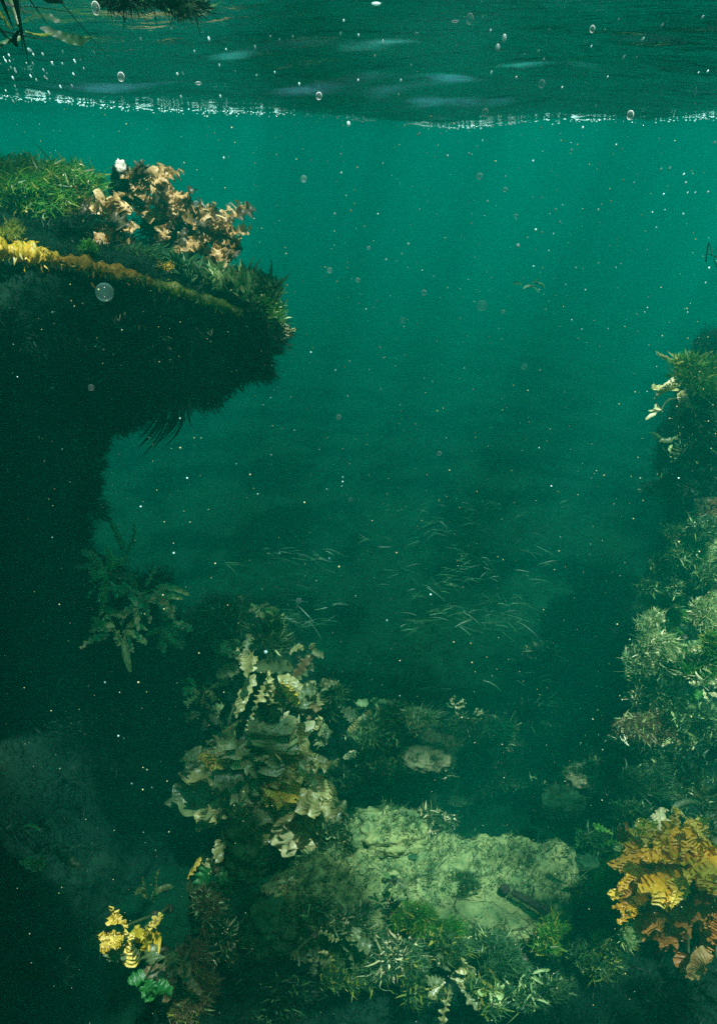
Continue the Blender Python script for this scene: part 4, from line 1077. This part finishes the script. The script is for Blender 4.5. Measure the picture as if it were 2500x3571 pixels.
# weed hanging near the surface at the top left
fuzzy(320, 8, 0.75, 150, 26, 'dark floating weed at the water surface along the top left', 700, 46, 6, 'dark_turf', tips='turf', rd=120, updir=-0.2)
kelp(40, 60, 0.8, 'green strap shaped fronds floating at the top left corner', 5, 90, 16, ['bright_green', 'yellow_green', 'turf'], anchor=(-0.1, 0.02, 0.03), ez=0.2, face=(0.6, 0, -0.1), bend=(0, 0, 0), kind='strap', ruffle=0.15)


# ------------------------------------------------------------------ more growth
for i, (x, y, rx_, ry_, Y_, l_) in enumerate([
    (250, 885, 40, 22, 1.45, 'ragged dark weed hanging under the ledge near its root'),
    (335, 868, 50, 22, 1.48, 'ragged dark weed hanging just above the long strands'),
    (440, 870, 46, 34, 1.50, 'thick dark weed lump hanging under the ledge right of the long strands'),
    (560, 815, 46, 26, 1.54, 'ragged dark weed fringe under the ledge near its tip'),
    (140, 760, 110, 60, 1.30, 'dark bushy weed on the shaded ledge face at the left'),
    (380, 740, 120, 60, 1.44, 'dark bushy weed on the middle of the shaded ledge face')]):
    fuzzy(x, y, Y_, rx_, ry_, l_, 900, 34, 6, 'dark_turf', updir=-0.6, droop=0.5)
for (x, y, rx_, ry_, Y_, m_, t_, l_) in [
    (740, 1560, 60, 50, 1.98, 'turf', 'pale_green', 'dim tufted weed at the right foot of the tall boulder'),
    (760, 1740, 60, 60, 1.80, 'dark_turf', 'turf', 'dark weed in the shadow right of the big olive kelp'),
    (700, 1930, 70, 34, 1.45, 'turf', 'pale_green', 'low tufted weed growing over the left back of the slab'),
    (760, 1880, 60, 30, 1.42, 'turf', 'pale_green', 'soft weed along the back left edge of the slab'),
    (1120, 1740, 80, 40, 1.95, 'turf', None, 'dark green weed at the right end of the hollow'),
    (1290, 1610, 60, 50, 2.0, 'turf', None, 'dim weed between the hollow and the right wall'),
    (1340, 1900, 50, 60, 1.30, 'turf', 'bright_green', 'green weed behind the right end of the slab'),
    (1300, 2010, 34, 46, 1.15, 'turf', 'yellow_green', 'mossy green weed covering the right corner of the slab'),
    (800, 2060, 60, 30, 1.05, 'turf', 'pale', 'mixed tufted weed over the middle front edge of the slab'),
    (1080, 2100, 70, 26, 1.02, 'turf', 'pale_green', 'low green weed on the front edge between the bright patches'),
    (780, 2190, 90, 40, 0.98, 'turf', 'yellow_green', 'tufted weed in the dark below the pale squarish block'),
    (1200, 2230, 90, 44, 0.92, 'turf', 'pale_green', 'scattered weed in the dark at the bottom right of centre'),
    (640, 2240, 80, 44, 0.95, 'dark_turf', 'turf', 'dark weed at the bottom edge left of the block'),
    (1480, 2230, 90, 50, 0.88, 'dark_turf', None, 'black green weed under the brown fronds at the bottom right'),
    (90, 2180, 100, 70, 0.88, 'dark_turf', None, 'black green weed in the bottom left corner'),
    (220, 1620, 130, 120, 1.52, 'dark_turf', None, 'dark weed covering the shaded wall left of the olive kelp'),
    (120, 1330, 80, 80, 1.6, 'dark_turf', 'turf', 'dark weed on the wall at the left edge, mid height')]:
    fuzzy(x, y, Y_, rx_, ry_, l_, 700, 28, 5, m_, tips=t_)
EXT = dict(cat='seaweed', name='seaweed')
kelp(500, 1680, 1.66, 'small bright frilly olive kelp at the upper left of the big rosette', 16, 40, 22, ['olive', 'gold', 'pale'], anchor=(0, 0.2, -0.02), kind='fan', ruffle=0.5, teeth=0.35, corr=0.0012, n=24, m=8)
kelp(640, 1560, 1.86, 'loose olive kelp between the tall boulder top and the big rosette', 10, 46, 30, ['dark_olive', 'dark_olive', 'olive'], anchor=(0, 0.12, -0.04), kind='fan', ruffle=0.45, teeth=0.3, corr=0.001)
kelp(520, 1470, 1.88, 'loose pale fronded kelp above the long pointed frond', 9, 42, 22, ['olive', 'turf', 'dark_olive'], anchor=(0, 0.12, -0.04), kind='fan', ruffle=0.45, teeth=0.3, corr=0.001)
kelp(375, 1400, 1.80, 'sprawling thin olive kelp between the wall weeds and the tall boulder', 14, 54, 18, ['olive', 'dark_olive', 'pale_green'], anchor=(0, 0.12, -0.04), kind='strap', ruffle=0.4)
kelp(700, 1640, 1.86, 'dim kelp tuft right of the top of the big rosette', 9, 44, 22, ['dark_olive', 'olive'], anchor=(0, 0.12, -0.04), kind='fan', ruffle=0.4)
kelp(910, 1600, 2.0, 'crinkled dim kelp on the low rock in the hollow', 10, 40, 20, ['olive', 'dark_olive', 'pale_green'], anchor=(0, 0.06, -0.04), kind='fan', ruffle=0.45, n=20, m=8)
kelp(1130, 1660, 2.0, 'dim olive kelp at the right of the hollow', 9, 44, 22, ['dark_olive', 'olive'], anchor=(0, 0.06, -0.04), kind='fan', ruffle=0.45, n=20, m=8)
kelp(880, 1975, 1.08, 'thin dark weed with pale edges creeping over the slab', 8, 34, 8, ['dark_olive', 'pale_green'], anchor=(0, 0.03, -0.04), kind='strap', ruffle=0.4, ez=0.5, **EXT)
kelp(760, 2105, 1.0, 'flat olive frond lying over the pale squarish block', 4, 52, 30, ['olive', 'dark_olive'], anchor=(0, 0.05, -0.03), kind='fan', ruffle=0.3, teeth=0.3, ez=0.4)
kelp(1010, 2190, 0.95, 'limp olive kelp in the dark below the slab', 9, 60, 26, ['olive', 'dark_olive'], anchor=(0, 0.05, -0.03), kind='fan', ruffle=0.35, teeth=0.3, bend=(0.3, 0, -0.8))
kelp(1190, 2180, 0.95, 'thin pale stemmed weed below the right half of the slab', 10, 60, 5, ['pale_green', 'turf'], anchor=(0, 0.05, -0.03), kind='strap', ruffle=0.3, bend=(0.3, 0, -0.8), **EXT)
kelp(1100, 2225, 0.92, 'small yellow green leafy weed near the bottom edge', 12, 26, 14, ['yellow_green', 'pale_green'], anchor=(0, 0.05, -0.03), kind='fan', ruffle=0.4, n=16, m=6, **EXT)
kelp(400, 2170, 0.98, 'dull brown kelp leaning on the tan fuzzy rock', 8, 60, 30, ['brown_fuzz', 'dark_olive'], anchor=(0, 0.08, -0.03), kind='broad', ruffle=0.3)
kelp(470, 2000, 1.15, 'brown and olive kelp in front of the brown upright rock', 9, 56, 24, ['brown_fuzz', 'olive', 'dark_olive'], anchor=(0, 0.08, -0.03), kind='fan', ruffle=0.35)
kelp(1470, 1390, 1.70, 'torn pale fronds on top of the large pale bush', 9, 40, 24, ['pale_green', 'bright_green'], anchor=(0.02, 0.08, -0.03), kind='fan', ruffle=0.45, n=20, m=8, **EXT)
kelp(1570, 1540, 1.58, 'branching fronds low on the right edge with pale tips', 14, 44, 12, ['pale_green', 'pale', 'bright_green'], anchor=(0.02, 0.08, -0.03), kind='strap', ruffle=0.4, **EXT)

for (x, y, rx_, ry_, Y_, m_, t_, l_) in [
    (205, 990, 40, 70, 1.60, 'turf', 'pale', 'straggling green weed with tan tips on the wall under the ledge'),
    (200, 1120, 40, 60, 1.64, 'dark_turf', 'turf', 'straggling dark weed halfway between the ledge and the wall kelps'),
    (165, 1180, 50, 60, 1.62, 'dark_turf', 'turf', 'dark wall weed just above the curving wall weeds'),
    (1590, 1050, 40, 60, 1.60, 'dark_turf', 'turf', 'dark weed at the right edge above the tan stone'),
    (1590, 1290, 46, 40, 1.58, 'turf', 'pale_green', 'grey green weed at the right edge below the lacy bush'),
    (1480, 1260, 40, 34, 1.68, 'turf', 'pale_green', 'thin green weed at the left of the lacy bush'),
    (1420, 1500, 34, 44, 1.60, 'pale_green', 'pale', 'lacy pale tuft at the lower left of the large pale bush'),
    (1500, 1480, 40, 50, 1.54, 'turf', 'pale_green', 'green weed filling the gap right of the large pale bush'),
    (1600, 1440, 30, 50, 1.48, 'bright_green', 'yellow_green', 'bright weed strip at the right edge behind the branching weed'),
    (1540, 1600, 60, 40, 1.50, 'turf', 'pale_green', 'dim weed under the branching green weed'),
    (1400, 1640, 30, 24, 1.54, 'brown_fuzz', 'pale', 'brown fuzzy weed at the left end of the bare knob'),
    (1400, 1830, 50, 50, 1.40, 'turf', 'pale_green', 'dim green weed left above the orange kelp and below the wall'),
    (1590, 900, 40, 40, 1.48, 'turf', 'pale_green', 'short weed under the tan pointed fronds'),
    (1010, 2130, 60, 40, 0.98, 'turf', 'yellow_green', 'olive tangle under the bright green weed'),
    (950, 1840, 60, 22, 1.44, 'turf', 'pale', 'fine weed growing over the right of the rubble mound'),
    (820, 1885, 50, 24, 1.38, 'turf', 'pale', 'fine weed growing over the left of the rubble mound'),
    (1260, 1760, 70, 40, 1.9, 'turf', 'pale_green', 'dim weed round the grey green cracked stone'),
    (960, 1690, 90, 40, 1.88, 'turf', 'pale', 'dim weed round the bare tan stones')]:
    fuzzy(x, y, Y_, rx_, ry_, l_, 900, 26, 5, m_, tips=t_)
rg = np.random.RandomState(31)
for (x, y, Y_, m_, t_, l_) in [(1540, 1010, 1.70, 'turf', 'pale_green', 'ragged weed on the right wall under the thin arched pale weed'), (1500, 1090, 1.74, 'dark_turf', 'turf', 'dark ragged weed on the left side of the right wall'),
    (1570, 1180, 1.60, 'turf', 'pale_green', 'ragged weed between the tan stone and the lacy bush'), (1500, 1310, 1.62, 'turf', 'pale_green', 'ragged weed in the gap over the soft bright green weed'),
    (1430, 1560, 1.58, 'turf', 'pale', 'ragged weed between the pale bush and the bare knob'), (1490, 1570, 1.54, 'pale_green', 'pale', 'ragged pale weed right above the bare knob'),
    (1580, 1640, 1.50, 'turf', 'pale_green', 'ragged weed at the right edge beside the crinkled weed'), (1480, 1710, 1.52, 'turf', 'pale_green', 'ragged weed below the bare knob'),
    (1560, 1780, 1.45, 'turf', 'olive', 'ragged weed just above the fan of striped fronds'), (1380, 1720, 1.60, 'dark_turf', 'turf', 'dark ragged weed at the foot of the right wall')]:
    fuzzy(x, y, Y_, rg.uniform(40, 70), rg.uniform(30, 50), l_, 1000, 22, 4, m_, tips=t_, spread=1.1)
for (x, y, Y_, m_, t_, l_) in [(820, 1640, 1.86, 'turf', 'pale_green', 'ragged green weed in front of the dull olive leaf'), (930, 1620, 1.90, 'pale_green', 'pale', 'pale ragged weed left of the pale coiled weed'),
    (1040, 1630, 1.92, 'turf', 'pale_green', 'ragged green weed under the pale coiled weed'), (1130, 1640, 1.92, 'pale_green', 'olive', 'pale ragged weed at the right end of the hollow'),
    (880, 1720, 1.84, 'turf', 'pale_green', 'ragged green weed left of the lower tan stone'), (1220, 1650, 1.95, 'turf', 'pale_green', 'ragged green weed between the hollow and the right wall'),
    (1330, 1690, 1.90, 'turf', 'pale_green', 'ragged green weed at the foot of the right wall above the cracked stone'), (1180, 1590, 2.1, 'dark_turf', 'turf', 'dim ragged weed behind the right end of the hollow')]:
    fuzzy(x, y, Y_, rg.uniform(50, 75), rg.uniform(26, 40), l_, 700, 22, 4, m_, tips=t_, spread=1.1)
V1, F1 = rock(px(1500, 2230, 0.98), (0.24, 0.16, 0.12), 81, 'dark turf covered rock added to darken the bottom right corner under the brown fronds', 'rock_dark', 0.4, 1.8)  # dark rocks and turf added so the sunlit bottom edge turns dark
V2, F2 = rock(px(1150, 2290, 1.02), (0.26, 0.14, 0.10), 82, 'dark turf covered rock added to darken the bottom edge right of centre', 'rock_dark', 0.4, 1.8)
V3, F3 = rock(px(700, 2280, 1.05), (0.28, 0.16, 0.10), 83, 'dark turf covered rock added to darken the bottom edge below the block', 'rock_dark', 0.4, 1.8)
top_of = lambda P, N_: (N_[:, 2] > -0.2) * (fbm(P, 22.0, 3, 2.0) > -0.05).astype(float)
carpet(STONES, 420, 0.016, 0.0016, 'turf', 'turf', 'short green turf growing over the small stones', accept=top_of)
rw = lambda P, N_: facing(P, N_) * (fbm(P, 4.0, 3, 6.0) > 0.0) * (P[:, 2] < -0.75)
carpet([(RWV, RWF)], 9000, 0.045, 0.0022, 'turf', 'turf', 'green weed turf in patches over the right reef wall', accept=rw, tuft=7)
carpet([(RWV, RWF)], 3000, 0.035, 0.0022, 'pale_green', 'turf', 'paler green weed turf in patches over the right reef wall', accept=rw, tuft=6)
carpet([(V1, F1), (V2, F2), (V3, F3)], 3500, 0.03, 0.002, 'dark_turf', 'turf', 'dark turf added over the nearest rocks to darken the bottom edge')
for i, (x, y, r1, mt, l_) in enumerate([(620, 1995, 20, 'rock_pale', 'small rounded stone off the left end of the slab'), (1305, 2060, 22, 'rock_green', 'small green stone off the right front corner of the slab'),
        (1315, 1935, 20, 'rock_green', 'small green stone off the right back corner of the slab'), (1020, 1890, 16, 'rock_pale', 'small stone on the back edge of the slab, left of two'),
        (1150, 1893, 14, 'rock_pale', 'small stone on the back edge of the slab, right of two'), (830, 2105, 26, 'rock_green', 'green stone fallen in front of the slab'),
        (640, 2080, 26, 'rock_green', 'green stone left of the pale squarish block'), (1130, 2120, 22, 'rock_green', 'green stone in front of the right half of the slab')]):
    z = -1.41 if y < 2000 else -1.47
    c = pg(x, y, z); s_ = scale_at(c) * r1
    rock(c, (s_ * 1.3, s_, s_ * 0.6), 90 + i, l_, mt, 0.45, 2.0, nu=36, nv=24)

# unseen weed raft, added left of the camera to shade water below the ledge
rc = np.array([-0.88, 0.22, -0.035])
V, F = blob(rc, (0.72, 0.72, 0.028), 71, 1.0, 3.0, 160, 60)
root = empty('shade_raft', rc, 'unseen raft of weed added at the surface to shade the lower left water', 'seaweed')
o = make('mat', V, F, M['brown_fuzz'], root, np.full(len(V), 0.2), loc=rc)
v_, f_, r_ = turf_on(V, F, 4000, 0.09, 0.004, np.random.RandomState(8), tuft=5, spread=1.0)
o = make('fronds', v_, f_, M['dark_turf'], root, r_, loc=rc)

# ------------------------------------------------------------------ bubbles
def sphere_mesh(name, mat, seg=24, rings=14):
    th = np.linspace(0, 2 * math.pi, seg, endpoint=False)
    ph = np.linspace(0.0, math.pi, rings)[1:-1]
    V = [(math.sin(p) * math.cos(t), math.sin(p) * math.sin(t), math.cos(p)) for p in ph for t in th]
    V += [(0, 0, 1), (0, 0, -1)]
    F = []
    nr = len(ph)
    for i in range(nr - 1):
        for j in range(seg):
            F.append((i * seg + j, (i + 1) * seg + j, (i + 1) * seg + (j + 1) % seg, i * seg + (j + 1) % seg))
    for j in range(seg):
        F.append((nr * seg, j, (j + 1) % seg)); F.append((nr * seg + 1, (nr - 1) * seg + (j + 1) % seg, (nr - 1) * seg + j))
    me = bpy.data.meshes.new(name)
    me.from_pydata(V, [], F)
    for p in me.polygons: p.use_smooth = True
    me.materials.append(M[mat])
    return me
BM = {k_: sphere_mesh(k_ + '_mesh', k_) for k_ in ('bubble', 'bubble_faint', 'bubble_dim')}
BM['speck'] = sphere_mesh('speck_mesh', 'speck', 10, 7)
def bubble(x, y, r, Y, kind='bubble', label=None, group=None, st=1.0, tilt=0.0, cat='bubble', name='bubble'):
    o = bpy.data.objects.new(name, BM[kind])
    COL.objects.link(o)
    p = px(x, y, Y)
    s = scale_at(p) * r
    o.location = [float(q) for q in p]
    s *= 0.85
    o.scale = (s, s, s * st)
    o.rotation_euler = (0.2, tilt, 0)
    return tag(o, label, cat, group)
big = [(272, 172, 9, .8, 1.3, 'bubble', 'clear oval bubble under the surface ripples at the upper left'),
       (215, 18, 11, .7, 1.5, 'bubble', 'large tall bubble at the top edge left of centre'),
       (950, 656, 7, .8, 1, 'bubble', 'brightest round ring shaped bubble in the open water centre'),
       (1160, 551, 5.5, .8, 1.1, 'speck', 'solid white round bubble right of the centre ring bubble'),
       (759, 935, 6.5, .8, 1, 'bubble', 'ring bubble low in the open water, right of the ledge'),
       (984, 1017, 6, .8, 1, 'bubble', 'lowest bright ring bubble in the open water'),
       (670, 1347, 7, .8, 1, 'bubble', 'ring bubble in front of the left seagrass'),
       (802, 628, 5.5, .8, 1, 'bubble', 'small ring bubble right of the ledge tip'),
       (826, 556, 4.5, .8, 1, 'bubble', 'small ring bubble above and right of the ledge tip'),
       (1075, 395, 8, .8, 1, 'bubble', 'ring bubble high in the open water right of centre'),
       (1132, 425, 6, .8, 1, 'bubble', 'ring bubble just right below the high ring bubble'),
       (1155, 484, 5, .8, 1, 'bubble', 'middle ring bubble of the column right of centre'),
       (1127, 699, 5, .8, 1, 'bubble', 'small ring bubble beside the pale disc bubble'),
       (1174, 822, 8, .8, 1, 'bubble_faint', 'dim grey ring bubble right of centre at mid height'),
       (1080, 685, 14, .7, 1, 'bubble_faint', 'large pale disc bubble right of the centre'),
       (681, 401, 8, .8, 1.1, 'bubble_faint', 'dim bubble above the ledge, left of centre'),
       (739, 606, 7, .8, 1, 'bubble_faint', 'dim bubble right above the ledge tip'),
       (902, 718, 8, .8, 1, 'bubble_faint', 'dim bubble left below the centre ring bubble'),
       (785, 1120, 7, .8, 1, 'bubble_faint', 'dim ring bubble above the far seagrass'),
       (235, 655, 24, .5, 1, 'bubble_dim', 'very large faint bubble in front of the ledge face'),
       (205, 869, 8, .8, 1, 'bubble_faint', 'dim bubble in front of the ledge root'),
       (1053, 42, 9, .8, 1.5, 'bubble', 'tall ring bubble near the top edge right of centre'),
       (1130, 85, 6, .8, 1.7, 'speck', 'tall white bubble near the top, upper of a close pair'),
       (1115, 107, 6, .8, 1.7, 'speck', 'tall white bubble near the top, lower of a close pair'),
       (1327, 65, 7, .8, 1.3, 'bubble', 'tan tinted bubble near the top right'),
       (445, 187, 9, .8, .5, 'bubble', 'flat wide bubble near the surface right of the oval bubble'),
       (715, 215, 8, .8, 1.2, 'bubble', 'bubble sitting on the foam line left of centre'),
       (1087, 252, 8, .8, 1.3, 'bubble', 'bubble just under the foam line right of centre'),
       (1412, 258, 9, .8, 1.3, 'bubble', 'bubble just under the foam line at the right'),
       (1214, 188, 8, .8, 1.3, 'bubble', 'bubble just above the foam line right of centre'),
       (781, 278, 5, .8, 1.5, 'speck', 'white bubble below the foam line at the centre'),
       (1019, 48, 9, .7, .4, 'bubble', 'thin flat bubble near the top centre'),
       (843, 8, 13, .7, .35, 'speck', 'wide flat bright bubble cut by the top edge'),
       (596, 1462, 5, 1.2, 1, 'speck', 'pale round bubble over the green bush under the pale curls'),
       (440, 457, 8, .8, 1, 'bubble_faint', 'dim bubble right of the crest of the ledge'),
       (516, 459, 5, .8, 1, 'bubble_faint', 'small dim bubble above the right copper weed')]
for (x, y, r, Y, st, kd, lb) in big:
    bubble(x, y, r, Y, kd, lb, None, st)
rb = np.random.RandomState(77)
n = 0
def speck(x, y, r=None, st=None):
    global n
    if n >= 240: return
    n += 1
    top = max(0.0, 1 - y / 700.0)
    Y = rb.uniform(0.45, 1.0)
    r_ = rb.uniform(1.3, 2.9) if r is None else r
    st_ = (1 + 2.4 * top * rb.uniform(0.3, 1)) if st is None else st
    tilt = np.interp(x, [0, 700, 1607], [-0.35, 0.05, 0.55])
    bubble(x, y, r_, Y, 'speck', 'tiny white air bubble drifting in the open green water', 'tiny white air bubbles in the open water', st_, tilt, 'air bubble')
fixed = [(906, 283), (987, 301), (764, 346), (765, 388), (502, 354), (940, 300), (915, 547), (750, 550), (865, 582), (914, 600), (972, 620), (946, 606), (986, 668), (905, 733), (820, 693), (1195, 597), (1311, 650), (1267, 638), (1380, 600),
         (1215, 340), (1255, 300), (1480, 380), (1420, 410), (1340, 470), (1540, 432), (1557, 432), (1600, 320), (1530, 480), (1470, 510), (1450, 560), (752, 830), (827, 829), (779, 888), (697, 790), (608, 1020), (716, 1008), (768, 1080), (768, 1070), (766, 1090), (627, 1240), (709, 1302), (738, 1252),
         (797, 1336), (867, 1391), (965, 1333), (896, 1560), (1000, 982), (1170, 1010), (1235, 1090), (1520, 1072), (1303, 738), (1362, 737), (1450, 690), (1580, 634), (1540, 700), (578, 1108), (420, 1072), (316, 1136), (140, 1007), (390, 1240), (118, 1205), (404, 938), (530, 1040), (660, 965),
         (90, 1728), (296, 1757), (266, 1650), (236, 1530), (40, 845), (118, 700), (750, 480), (940, 470), (847, 480), (1057, 480), (1092, 452), (1050, 345), (1003, 350), (1290, 600), (1340, 590), (1200, 515), (1245, 470)]
for (x, y) in fixed: speck(x, y)
for i in range(46): speck(abs(rb.normal(90, 70)), rb.uniform(105, 232))
for i in range(22): speck(rb.uniform(300, 820), rb.uniform(40, 225))
for i in range(30): speck(rb.uniform(800, 1600), rb.uniform(5, 215))
for i in range(20): speck(rb.uniform(1150, 1600), rb.uniform(260, 700))
for i in range(24): speck(rb.uniform(600, 1600), rb.uniform(280, 1100), rb.uniform(0.9, 1.6))

# foam: a line of countless bubbles and glints where the surface dips
def foam():
    rs = np.random.RandomState(9)
    A, B_, o = [], [], 0
    me = BM['speck']
    sv = np.array([v.co[:] for v in me.vertices])
    q = [tuple(p.vertices) for p in me.polygons if len(p.vertices) == 4]
    sf = np.array(q)
    xs = np.linspace(-1.0, 1.0, 4000)
    dens = np.clip(fbm(np.stack([xs * 4, 0 * xs, 0 * xs], 1), 1.5, 3, 4.0) + 0.40, 0.06, 0.55)
    dens /= dens.sum()
    for i in range(620):
        x = rs.choice(xs, p=dens) + rs.normal(0, 0.004)
        y = float(np.interp(x, FOLD[0], FOLD[1])) - 0.01 + rs.normal(0, 0.012)
        z = float(np.interp(x, FOLD[0], FOLD[2])) - 0.0015 - abs(rs.normal(0, 0.004))
        r = rs.uniform(0.0006, 0.0016)
        e = np.array([rs.uniform(1, 2.6) if rs.uniform() < 0.5 else 1.0, 1, rs.uniform(0.6, 1.2)])
        A.append(sv * r * e + np.array([x, y, z])); B_.append(sf + o); o += len(sv)
    # longer glancing streaks of foam film
    for i in range(16):
        x = rs.choice(xs, p=dens); y = float(np.interp(x, FOLD[0], FOLD[1])) - 0.01
        z = float(np.interp(x, FOLD[0], FOLD[2])) - 0.003
        ang = rs.normal(0, 0.12)
        e = np.array([rs.uniform(0.008, 0.026), 0.003, rs.uniform(0.0004, 0.0008)])
        v = sv * e
        v[:, 2] += v[:, 0] * ang + 0.08 * np.abs(v[:, 0]) * math.sin(i)
        A.append(v + np.array([x, y, z])); B_.append(sf + o); o += len(sv)
    ob = make('foam', np.vstack(A), np.vstack(B_), M['speck'])
    tag(ob, 'broken line of glinting foam bubbles under the dip of the surface', 'foam', kind='stuff')
foam()
def motes():
    rs = np.random.RandomState(19)
    N_ = 2600
    Y = rs.uniform(0.5, 2.6, N_)
    u = rs.uniform(-0.05, 1.05, N_); v = rs.uniform(0.1, 1.0, N_)
    P = np.array([at(a_, b_, c_) for a_, b_, c_ in zip(u, v, Y)])
    P = P[P[:, 2] < -0.06]
    r = rs.uniform(0.0003, 0.0009, len(P))[:, None]
    d = unit(rs.normal(size=(len(P), 3)))
    e = unit(np.cross(d, rs.normal(size=(len(P), 3)))); f_ = np.cross(d, e)
    V = np.stack([P + d * r, P - d * r, P + e * r, P - e * r, P + f_ * r, P - f_ * r], 1).reshape(-1, 3)
    b = np.arange(len(P))[:, None] * 6
    T = np.array([[0, 2, 4], [2, 1, 4], [1, 3, 4], [3, 0, 4], [2, 0, 5], [1, 2, 5], [3, 1, 5], [0, 3, 5]])
    F = (b[:, :, None] + T[None]).reshape(-1, 3)
    ob = make('sediment', V, F, M['pale'], None, np.full(len(V), 0.8))
    tag(ob, 'countless tiny motes of sediment drifting in the water', 'sediment', kind='stuff')
motes()
